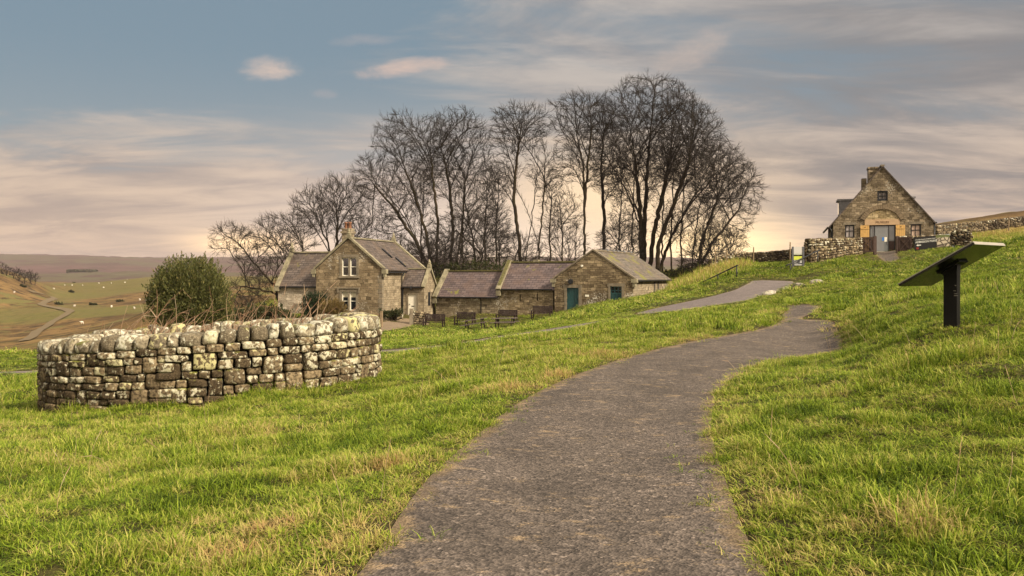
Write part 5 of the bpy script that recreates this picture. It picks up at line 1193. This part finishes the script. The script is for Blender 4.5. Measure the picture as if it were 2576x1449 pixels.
for u, v, lab in ((178, 735, 'dark gorse clump below the skyline pasture, mid way along it'), (56, 722, 'dark gorse clump at the foot of the bracken spur'), (146, 767, 'dark gorse clump inside the upper bend of the valley road'), (186, 713, 'dark gorse on the crest of the skyline pasture'), (300, 760, 'dark gorse clump left of the big round bush'), (232, 768, 'dark gorse clump near the middle sheep')):
    x, y = hit(u, v, 100); q_ = y / 330
    tag(bush('gorse_bush', u, y, [(u, v - 2, 7 / q_, 3.2 / q_), (u + 8 / q_, v - 1, 5 / q_, 2.4 / q_)], 500, lab, M_scrub, (.4, .9), 8, 'bush', 60 + u, .3, .6, (.4, .8)), group='gorse clumps in the valley')
# wood on the far moor
g = np.random.default_rng(5); wx, wy = wpt(207, 1750); wz = land(wx, wy)
c_ = np.stack([g.uniform(-25, 25, 2600), g.uniform(-16, 16, 2600), g.uniform(0, 7, 2600)], 1)
o = leaves('far_wood', None, c_, g.normal(size=(2600, 3)), (2.5, 5), M_scrub, g, .3, .6); o.location = (wx, wy, wz - 2); tag(o, 'dark rectangular plantation far out on the moor', kind='stuff')

# ------------------------------------------------------------------ grass
t = NT('grass_blade'); tint = t.attr('tint', 'INSTANCER'); rb_ = t.attr('rnd'); 
k_ = t.math('ADD', tint, t.math('MULTIPLY', t.math('SUBTRACT', rb_, .5), .62)); k_ = t.math('ADD', k_, t.math('MULTIPLY', t.math('SUBTRACT', t.attr('tip'), .35), .13))
cr_ = t.n('ValToRGB'); t.set(cr_, 'Fac', k_); el = cr_.color_ramp.elements
el[0].position = 0; el[0].color = (.028, .052, .007, 1); el[1].position = 1; el[1].color = (.40, .265, .11, 1)
for p_, c_ in ((.22, (.105, .160, .013)), (.45, (.222, .300, .022)), (.62, (.385, .380, .075)), (.80, (.43, .34, .14))):
    e_ = el.new(p_); e_.color = (*c_, 1)
gcol = cr_.outputs[0]
d_ = t.bsdf(gcol, .55, Specular_IOR_Level=.12); tr_ = t.n('BsdfTranslucent', Color=gcol); mx_ = t.n('MixShader'); t.set(mx_, 'i0', .32); t.set(mx_, 'i1', d_); t.set(mx_, 'i2', tr_.outputs[0])
M_grass = t.done(mx_.outputs[0])
def tuft(n_, rad, hl, wd, seed, droop=.8, lean=.35, comb=None):
    g = np.random.default_rng(seed); V = []; Fc = []; rn = []; tp = []
    for i in range(n_):
        a = g.uniform(0, 6.283); rr = rad * math.sqrt(g.random()); b = np.array([rr * math.cos(a), rr * math.sin(a), -.02]); yaw = a + g.normal(0, .9) if comb is None else comb + g.normal(0, .6)
        L = g.uniform(*hl); w = wd * g.uniform(.7, 1.25); el_ = math.radians(90) - abs(g.normal(0, lean)); dirv = np.array([math.cos(yaw), math.sin(yaw), 0]); sd = np.array([-dirv[1], dirv[0], 0]); p = b.copy(); i0 = len(V); S_ = 4; dr = g.uniform(.2, 1.0) * droop
        tw = g.uniform(-.6, .6)
        for s in range(S_ + 1):
            ww = w * (1 - (s / S_) ** 1.7) * .5; s2 = sd * math.cos(tw * s / S_) + np.array([0, 0, 1]) * math.sin(tw * s / S_) * .3
            if s < S_: V.append(p - s2 * ww); V.append(p + s2 * ww)
            else: V.append(p.copy())
            p = p + (dirv * math.cos(el_) + np.array([0, 0, math.sin(el_)])) * L / S_; el_ -= dr * (s + 1) / S_ * .75
        for s in range(S_ - 1): Fc.append([i0 + 2*s, i0 + 2*s + 1, i0 + 2*s + 3, i0 + 2*s + 2])
        Fc.append([i0 + 2*S_ - 2, i0 + 2*S_ - 1, i0 + 2*S_]); rn += [g.random()] * (2 * S_ + 1); tp += [k // 2 / S_ for k in range(2 * S_)] + [1.0]
    me = bpy.data.meshes.new('grass_tuft'); me.from_pydata([tuple(v) for v in V], [], Fc); at_ = me.attributes.new('rnd', 'FLOAT', 'POINT'); at_.data.foreach_set('value', np.array(rn, np.float32)); at_ = me.attributes.new('tip', 'FLOAT', 'POINT'); at_.data.foreach_set('value', np.array(tp, np.float32)); me.materials.append(M_grass)
    return bpy.data.objects.new('grass_tuft', me)
def scatter(name, protos, pts, rot, scl, idx, tintv, label):
    col = bpy.data.collections.new(name + '_source')
    for o in protos: col.objects.link(o)
    me = bpy.data.meshes.new(name); me.vertices.add(len(pts)); me.vertices.foreach_set('co', np.asarray(pts, np.float32).ravel())
    for nm, ty, arr, key in (('rot', 'FLOAT_VECTOR', rot, 'vector'), ('scl', 'FLOAT_VECTOR', scl, 'vector'), ('idx', 'INT', idx, 'value'), ('tint', 'FLOAT', tintv, 'value')):
        a = me.attributes.new(nm, ty, 'POINT'); a.data.foreach_set(key, np.ascontiguousarray(arr, np.int32 if ty == 'INT' else np.float32).ravel())
    o = link(bpy.data.objects.new(name, me)); tag(o, label, kind='stuff')
    ng = bpy.data.node_groups.new(name, 'GeometryNodeTree'); ng.interface.new_socket('Geometry', in_out='INPUT', socket_type='NodeSocketGeometry'); ng.interface.new_socket('Geometry', in_out='OUTPUT', socket_type='NodeSocketGeometry')
    N = ng.nodes; gi = N.new('NodeGroupInput'); go = N.new('NodeGroupOutput'); ip = N.new('GeometryNodeInstanceOnPoints'); ci = N.new('GeometryNodeCollectionInfo'); ci.inputs[0].default_value = col; ci.inputs['Separate Children'].default_value = True; ci.inputs['Reset Children'].default_value = True
    def na(nm, ty): q = N.new('GeometryNodeInputNamedAttribute'); q.data_type = ty; q.inputs[0].default_value = nm; return q.outputs[0]
    Lk = ng.links.new; Lk(gi.outputs[0], ip.inputs['Points']); Lk(ci.outputs[0], ip.inputs['Instance']); ip.inputs['Pick Instance'].default_value = True
    Lk(na('idx', 'INT'), ip.inputs['Instance Index']); Lk(na('rot', 'FLOAT_VECTOR'), ip.inputs['Rotation']); Lk(na('scl', 'FLOAT_VECTOR'), ip.inputs['Scale']); Lk(ip.outputs[0], go.inputs[0])
    o.modifiers.new('scatter', 'NODES').node_group = ng
    return o
near_p = [tuft(24, .065, (.045, .11), .0058, 400 + i, 1.6, .65) for i in range(6)] + [tuft(20, .055, (.08, .175), .0056, 420 + i, 2.3, .7) for i in range(3)]
far_p = [tuft(30, .16, (.06, .15), .013, 440 + i, 1.0, .5) for i in range(5)] + [tuft(22, .15, (.12, .25), .012, 450 + i, 1.3, .55) for i in range(2)]
vfar_p = [tuft(34, .40, (.08, .20), .035, 460 + i, 1.0, .55) for i in range(4)] + [tuft(22, .35, (.2, .42), .03, 470 + i, 1.0, .4) for i in range(2)]
house_xy = []
for o_ in list(COL.objects):
    if o_.type == 'EMPTY' and o_.get('category') in ('cottage', 'barn', 'museum'):
        dims = {'cottage': [(-4.1, .4), (8.4, -.1), (8.4, 9.4), (-4.1, 9.4)], 'museum': [(-.2, -.1), (7.8, -.1), (7.8, 9), (-.2, 9)], 'barn': [(-11.6, .3), (6.9, -.05), (6.9, 11.6), (-11.6, 5)]}[o_['category']]
        a_ = o_.rotation_euler[2]; house_xy.append([(o_.location.x + x * math.cos(a_) - y * math.sin(a_), o_.location.y + x * math.sin(a_) + y * math.cos(a_)) for x, y in dims])
DRY = [(940,1195,.55,.5),(860,1190,.4,.4),(600,1405,.45,.6),(690,1350,.3,.4),(1290,985,1.0,.35),(1500,900,1.3,.3),(1390,950,.8,.3),(2110,830,.9,.45),(2150,1000,.3,.2),(2290,1350,.45,.45),(2130,1350,.3,.35),(2440,1330,.3,.3),(1000,1320,.2,.4),(480,1330,.5,.3),(1180,1000,.8,.25),(1720,860,1.2,.25),(1900,790,2,.2),(650,1100,1.0,.25),(2380,900,.8,.25),(300,1180,.5,.25)]
DRYP = [(*hit(u, v), rr * .62, k * .95) for u, v, rr, k in DRY]
DARK = [(40,1230,.5,.3),(480,1290,.8,.2),(1080,1090,.6,.25),(800,1150,.6,.2),(1530,930,.7,.2),(2150,920,.5,.3),(2480,1330,.7,.3),(2330,930,.4,.25),(2200,1250,.4,.2),(1450,1000,.6,.2)]
DARKP = [(*hit(u, v), rr * .8, k * .7) for u, v, rr, k in DARK]
def lawn(r0, r1, dens, protos, nshort, name, label, sc, seed, TH_=.66):
    g = np.random.default_rng(seed)
    n_ = int(dens * TH_ * (r1 ** 2 - r0 ** 2))
    r = np.sqrt(g.uniform(r0 ** 2, r1 ** 2, n_)); th = g.uniform(-TH_, TH_, n_); x, y = r * np.sin(th), r * np.cos(th)
    # fade in from the zone before
    keep = np.ones(n_, bool)
    lift = np.zeros(n_)
    dmin = np.full(n_, 9.)
    for w in WAYS:
        P0 = np.array(w); m = (x > P0[:, 0].min() - 1) & (x < P0[:, 0].max() + 1) & (y > P0[:, 1].min() - 1) & (y < P0[:, 1].max() + 1)
        if not m.any(): continue
        d = np.full(n_, 9.); d[m] = sdist(x[m], y[m], w); dmin = np.minimum(dmin, d)
    far_ = np.full(n_, 9.)
    for w in WAYS[1:]:
        P0 = np.array(w); m = (x > P0[:, 0].min() - 4) & (x < P0[:, 0].max() + 4) & (y > P0[:, 1].min() - 4) & (y < P0[:, 1].max() + 4)
        if m.any(): far_[m] = np.minimum(far_[m], sdist(x[m], y[m], w))
    wob = (fbm(x * 3.1, y * 3.1, 61, 3) - .5) * .30 - .03
    keep &= (dmin > .01 + wob + .004 * np.maximum(r - 12, 0)) | ((dmin > -.22 + wob) & (g.random(n_) < .06))
    keep &= ~((fbm(x * 1.05, y * 1.05, 91, 2) > .79) & (r > 18))          # bare scrapes
    for hxy in house_xy: keep &= ~inpoly(x, y, hxy)
    ee = np.hypot((x - FC[0]) / FA, (y - FC[1]) / FB); keep &= ~((ee > .86) & (ee < 1.075))
    x, y, r, dmin, far_ = x[keep], y[keep], r[keep], dmin[keep], far_[keep]; n_ = len(x); z = land(x, y)
    tus = fbm(x * 1.9, y * 1.9, 71, 3); t2 = fbm(x * 4.3, y * 4.3, 73, 2); broad = fbm(x * .22, y * .22, 75, 3)
    hgt = .38 + .66 * sstep(.42, .76, tus) * (.4 + 1.1 * t2) + .2 * (broad - .5)
    tn = .35 + .30 * (broad - .5) + .55 * (t2 - .5) + .16 * (fbm(x * 9, y * 9, 79, 2) - .5) - .10 * sstep(.52, .75, tus)
    tn = tn + .17 * (1 - sstep(0, .55, np.abs(dmin))) * (.3 + t2)
    hgt *= .8 + .35 * sstep(0, .4, dmin); hgt *= .22 + .78 * sstep(.3, 3.0, far_)      # trodden short beside the lesser ways
    for dx, dy, rr, k in DRYP: q = np.exp(-((x - dx) ** 2 + (y - dy) ** 2) / rr ** 2 * (1.0 + .8 * t2)); tn = tn + k * q * (.6 + .8 * t2); hgt = hgt * (1 + .15 * q)
    for dx, dy, rr, k in DARKP: q = np.exp(-((x - dx) ** 2 + (y - dy) ** 2) / rr ** 2); tn = tn - k * q; hgt = hgt * (1 + .4 * q)
    ef = np.hypot((x - FC[0]) / (FA + .25), (y - FC[1]) / (FB + .25)); q = np.exp(-((ef - 1.0) / .06) ** 2); hgt = hgt * (1 + .7 * q)
    th = np.arctan2(x, y)
    bank = sstep(60, 66, y) * sstep(.165, .19, x / y) * (1 - sstep(.255, .275, x / y)) ; tn = tn + bank * .36; hgt = hgt * (1 + 1.2 * bank)       # rough brown bank under the trees
    hill = sstep(74, 82, y) * sstep(.40, .48, x / y); tn = tn + hill * .36; hgt *= 1 + .6 * hill
    hill2 = sstep(58, 64, y) * sstep(.53, .57, x / y); tn = tn + hill2 * .25 * t2 * 2
    val = sstep(36, 50, r) * (1 - sstep(-.30, -.22, x / y)); tn = tn + val * .30
    tn += np.random.default_rng(seed + 1).normal(0, .07, n_)
    lng = g.random(n_) < np.clip(.12 + .8 * sstep(.5, .75, tus), 0, .85)
    idx = np.where(lng, g.integers(nshort, len(protos), n_), g.integers(0, nshort, n_))
    s = hgt * g.uniform(.7, 1.25, n_) * sc * (1 - .5 * sstep(18, 40, r) * (1 - sstep(60, 64, r) * (x / y > .16) * (x / y < .275)) - .3 * sstep(52, 60, r) * (x / y < .15) * (x / y > -.2)); sx = sc * g.uniform(.85, 1.2, n_) * (.8 + .3 * hgt)
    rot = np.stack([g.normal(0, .16, n_), g.normal(0, .16, n_), g.uniform(0, 6.283, n_)], 1)
    e = .16 * (dmin < .25); gx_, gy_ = 0, 0
    scatter(name, protos, np.stack([x, y, z], 1), rot, np.stack([sx, sx, s], 1), idx, np.clip(tn, 0, 1), label)
lawn(1.2, 9.5, 400, near_p, 6, 'near_grass', 'long tussocky green grass with straw tufts beside the path', 1.0, 11, 1.15)
lawn(9.5, 21, 165, near_p, 6, 'grass', 'green tussocky grass round the stone fold and up the slope', 1.25, 12, .85)
lawn(21, 42, 40, far_p, 5, 'middle_grass', 'green grass on the slope between the path and the road', 1.15, 13)
lawn(42, 112, 12, vfar_p, 4, 'far_grass', 'grass of the far lawn, banks and hillside', 1.0, 14)

# dead stems inside the fold
M_stem = leafmat('dead_stem', (.24, .125, .075), (.36, .235, .15), (.46, .36, .25), .1)
g = np.random.default_rng(77); A_s, B_s, RA, RB = [], [], [], []
for i in range(330):
    a = g.uniform(0, 6.283); rr = math.sqrt(g.random()) * .84; x, y = FC[0] + FA * rr * math.cos(a), FC[1] + FB * rr * math.sin(a)
    if fbm(np.array([x * .8]), np.array([y * .8]), 5, 2)[0] < .38 and g.random() < .7: continue
    z = H(x, y); p = np.array([x, y, float(z)]); tall = g.random() < .16; L = g.uniform(1.6, 2.1) if tall else g.uniform(1.05, 1.6)
    d = np.array([g.normal(.12, .22), g.normal(0, .2), 1.0]); bend = np.array([g.normal(.18, .22), g.normal(0, .18), g.normal(-.08, .12)]); r_ = g.uniform(.006, .012)
    pts = [p]
    for s in range(7):
        d = d + bend * (.1 + s * .09) + g.normal(0, .09, 3); d /= np.linalg.norm(d); pts.append(pts[-1] + d * L / 7)
    for s in range(7):
        A_s.append(pts[s]); B_s.append(pts[s + 1]); RA.append(r_ * (1 - s * .11)); RB.append(r_ * (1 - (s + 1) * .11))
        if s > 2 and g.random() < .35:
            q = d + g.normal(0, .5, 3); q /= np.linalg.norm(q); A_s.append(pts[s + 1]); B_s.append(pts[s + 1] + q * g.uniform(.1, .3)); RA.append(r_ * .5); RB.append(r_ * .25)
V_, F_ = prisms(np.array(A_s), np.array(B_s), np.array(RA), np.array(RB), 4)
o = raw('dead_stems', V_ , F_, M_stem, None, uv=False, attrs={'rnd': np.repeat(g.random(len(A_s)), 8)}); tag(o, 'tangle of dry reddish stems growing inside the stone fold', kind='stuff')
# seed stalks standing over the turf
A_s, B_s, RA, RB = [], [], [], []
for i in range(150):
    r = g.uniform(4.5, 22); th = g.uniform(-.6, .6); x, y = r * math.sin(th), r * math.cos(th)
    if min(float(sdist(np.array([x]), np.array([y]), w)[0]) for w in (main_xy,)) < .15 or math.hypot((x - FC[0]) / FA, (y - FC[1]) / FB) < 1.1: continue
    p = np.array([x, y, land(x, y)]); d = np.array([g.normal(0, .3), g.normal(0, .3), 1.]); L = g.uniform(.25, .5); b_ = g.normal(0, .12, 3)
    for s in range(4): 
        q = p + d / np.linalg.norm(d) * L / 4; A_s.append(p); B_s.append(q); w_ = .0016 if s < 3 else .003; RA.append(w_); RB.append(w_ * (.9 if s < 3 else .3)); p = q; d = d + b_
V_, F_ = prisms(np.array(A_s), np.array(B_s), np.array(RA), np.array(RB), 3)
o = raw('seed_stalks', V_, F_, M_stem, None, uv=False, attrs={'rnd': np.repeat(.6 + .4 * g.random(len(A_s)), 6)}); tag(o, 'thin pale grass stalks standing above the turf', kind='stuff')

# ------------------------------------------------------------------ sky, sun, haze, camera
SUN_EL, SUN_AZ = R(34), R(128)          # azimuth to the right of the view
wd_ = bpy.data.worlds.new('World'); SC.world = wd_; wd_.use_nodes = True
t = NT.__new__(NT); t.t = wd_.node_tree; t.t.nodes.clear(); wo = t.t.nodes.new('ShaderNodeOutputWorld')
sky = t.n('TexSky', _sky_type='NISHITA', _sun_disc=False, _sun_elevation=SUN_EL, _sun_rotation=SUN_AZ, _air_density=1.4, _dust_density=3.0, _ozone_density=1.5)
dirn = t.coord('Generated'); sp = t.n('SeparateXYZ'); t.set(sp, 'i0', dirn)
dx, dy, dz = sp.outputs
az = t.math('ARCTAN2', dx, dy); elv = t.math('ARCSINE', dz)
# cloud sheets high above: flat layers seen in perspective
den = t.math('ADD', t.math('MAXIMUM', dz, 0.0), .13)
cv = t.n('CombineXYZ'); t.set(cv, 0 if False else 'i0', t.math('DIVIDE', dx, den)); t.set(cv, 'i1', t.math('DIVIDE', dy, den)); t.set(cv, 'i2', 0.0)
def layer(scale, stretch, rot, det, rough, dist=0., off=(0, 0, 0)):
    mp = t.n('Mapping'); t.set(mp, 'Vector', cv.outputs[0]); t.set(mp, 'Scale', stretch); t.set(mp, 'Rotation', (0, 0, rot)); t.set(mp, 'Location', off)
    return t.noise(scale, det, mp.outputs[0], rough, dist)
l1 = layer(1.0, (.5, 1.25, 1), R(38), 8, .62, .8, (3.1, 1.7, 0)); l2 = layer(2.3, (.48, 1.0, 1), R(34), 8, .62, .7, (7.3, 2.2, 0)); l3 = layer(.6, (.55, 1.1, 1), R(44), 5, .55, .4, (.4, 5.1, 0))
lowb = t.ramp(elv, R(10.5), R(3))                                             # the low bank near the horizon
holes = t.math('MULTIPLY', t.ramp(az, R(4), R(-16)), t.ramp(elv, R(4.5), R(11.5)))                         # clear blue to the left
cov = t.math('ADD', t.math('ADD', t.math('MULTIPLY', l1, .62), t.math('MULTIPLY', l2, .38)), t.math('MULTIPLY', lowb, .22))
cov = t.math('ADD', t.math('SUBTRACT', cov, t.math('MULTIPLY', holes, .17)), t.math('MULTIPLY', t.ramp(az, R(-8), R(10)), .07))
mask = t.ramp(cov, .37, .62)
blue = t.mix(t.ramp(elv, R(2), R(15)), (.24, .255, .265), (.134, .19, .232))
nis = t.n('VectorMath', _operation='SCALE'); t.set(nis, 'i0', sky.outputs[0]); nis.inputs['Scale'].default_value = .05
base = t.mix(.8, nis.outputs[0], blue)
warm = t.mix(t.ramp(elv, R(1), R(14)), (.50, .365, .26), (.35, .315, .285))
shade = t.mix(t.ramp(elv, R(.5), R(12)), (.34, .255, .20), (.20, .195, .198))
tex = t.math('ADD', t.math('MULTIPLY', l2, .6), t.math('MULTIPLY', l3, .4))
cl = t.mix(t.ramp(tex, .40, .60), shade, warm)
cl = t.mix(t.math('MULTIPLY', t.ramp(az, R(9), R(22)), t.math('MULTIPLY', t.ramp(tex, .68, .36), .85)), cl, (.15, .14, .138))          # darker grey deck to the right
skyc = t.mix(t.math('MULTIPLY', mask, .92), base, cl)
def puff(a0, e0, sa, se, tilt, colr, amt, seed):
    '''a small sunlit cloud in one place of the sky'''
    a1 = t.math('SUBTRACT', az, R(a0)); e1 = t.math('SUBTRACT', elv, R(e0)); e1 = t.math('SUBTRACT', e1, t.math('MULTIPLY', a1, tilt))
    mp = t.n('Mapping'); t.set(mp, 'Vector', dirn); t.set(mp, 'Scale', (1, 1, 2.0)); t.set(mp, 'Location', (seed, 0, 0))
    wv_ = t.math('MULTIPLY', t.math('SUBTRACT', t.noise(17, 8, mp.outputs[0], .62, .3), .5), 7.0)
    d = t.math('ADD', t.math('POWER', t.math('DIVIDE', a1, R(sa)), 2.0), t.math('POWER', t.math('DIVIDE', e1, R(se)), 2.0))
    return t.math('MULTIPLY', t.ramp(t.math('ADD', d, wv_), 2.4, -1.6), amt), colr
for a0, e0, sa, se, tl, c_, am, sd in ((-15.6, 12.7, 1.5, .55, .08, (.46, .36, .30), .85, 1.0), (-6.9, 13.1, 2.1, .42, .16, (.50, .36, .29), .95, 2.0), (-9.6, 14.7, 1.9, .3, .1, (.36, .30, .28), .45, 3.0), (11.5, 13.9, 2.0, .8, .3, (.40, .32, .27), .6, 4.0), (-12, 11.4, .7, .25, 0, (.36, .30, .28), .4, 5.0)):
    m_k, c_k = puff(a0, e0, sa, se, tl, c_, am, sd); skyc = t.mix(m_k, skyc, c_k)
def glow(a0, e0, sa, se):
    return t.n('Math', _operation='EXPONENT', i0=t.math('MULTIPLY', t.math('ADD', t.math('POWER', t.math('DIVIDE', t.math('SUBTRACT', az, R(a0)), R(sa)), 2.0), t.math('POWER', t.math('DIVIDE', t.math('SUBTRACT', elv, R(e0)), R(se)), 2.0)), -1.0)).outputs[0]
band = t.math('ADD', .55, t.math('MULTIPLY', l2, .9))
for a0, e0, sa, se, c_, am in ((-2, 2.2, 13, 3.0, (.66, .55, .46), .85), (6, 5.0, 8, 3.2, (.80, .58, .34), .8), (12.8, 1.4, 4.2, 1.8, (1.35, .95, .45), .95), (-16.5, 2.0, 3.2, .7, (1.25, .85, .45), .95), (2, .8, 9, 1.2, (1.0, .74, .48), .7), (-6, 6.0, 10, 3.2, (.46, .37, .31), .5)):
    skyc = t.mix(t.math('MULTIPLY', t.math('MULTIPLY', glow(a0, e0, sa, se), am), band), skyc, c_)
below = t.ramp(dz, .0, -.05); skyc = t.mix(below, skyc, (.2, .17, .13))
# overhead sky brightened out of view, fill light added for the ground
zen_fill = t.ramp(elv, R(20), R(55)); skyc = t.mix(zen_fill, skyc, (.95, .88, .78))
rear_fill = t.math('MULTIPLY', t.ramp(dy, .45, -.35), t.ramp(dz, .0, .15)); skyc = t.mix(rear_fill, skyc, (.82, .71, .57))   # unseen sky behind the viewer, brightened as added frontal fill
bg = t.n('Background', Color=skyc, Strength=1.0); t.t.links.new(bg.outputs[0], wo.inputs[0])
sun = bpy.data.lights.new('Sun', 'SUN'); sun.energy = 5.0; sun.angle = R(9); sun.color = (1, .87, .66)
so = link(bpy.data.objects.new('Sun', sun)); dv = Vector((math.sin(SUN_AZ) * math.cos(SUN_EL), math.cos(SUN_AZ) * math.cos(SUN_EL), math.sin(SUN_EL)))
so.rotation_euler = dv.to_track_quat('Z', 'Y').to_euler()
HAZE = True
zs_ = np.array([v_.co.z for o_ in (ground, hills) for v_ in o_.data.vertices]); ZB, ZT = float(zs_.min()), max(26.0, float(zs_.max()))
if HAZE:
    k = MB(); k.box(-4350, 4350, -4350, 4350, ZB - 1, ZT + 2); hz = raw('haze', k.v, k.f, [], None, uv=False); tag(hz, kind='stuff')
    t = NT('haze_air'); pv = t.n('VolumePrincipled'); t.set(pv, 'Color', (.80, .66, .70)); t.set(pv, 'Density', .00010); t.set(pv, 'Anisotropy', .2); t.t.links.new(pv.outputs[0], t.out.inputs['Volume']); hz.data.materials.append(t.m)
cam = bpy.data.cameras.new('Camera'); cam.sensor_width = 36; cam.lens = 36 * F / 2576; cam.shift_y = -(724.5 - HZ) / 2576; cam.shift_x = 0; cam.clip_start = .05; cam.clip_end = 30000
cam.dof.use_dof = False; cam.dof.focus_distance = 14; cam.dof.aperture_fstop = 5.6
co_ = link(bpy.data.objects.new('Camera', cam)); co_.location = (0, 0, EYE); co_.rotation_euler = (R(90), 0, 0); SC.camera = co_
SC.view_settings.view_transform = 'Standard'; SC.view_settings.look = 'None'; SC.view_settings.exposure = .68; SC.view_settings.gamma = 1
cy = SC.cycles; cy.use_denoising = True; SC.render.filter_size = 1.1; cy.use_adaptive_sampling = True; cy.adaptive_threshold = .02; cy.max_bounces = 4; cy.diffuse_bounces = 2; cy.glossy_bounces = 2; cy.transmission_bounces = 3; cy.volume_bounces = 0; cy.transparent_max_bounces = 4; cy.caustics_reflective = False; cy.caustics_refractive = False; cy.sample_clamp_indirect = 6
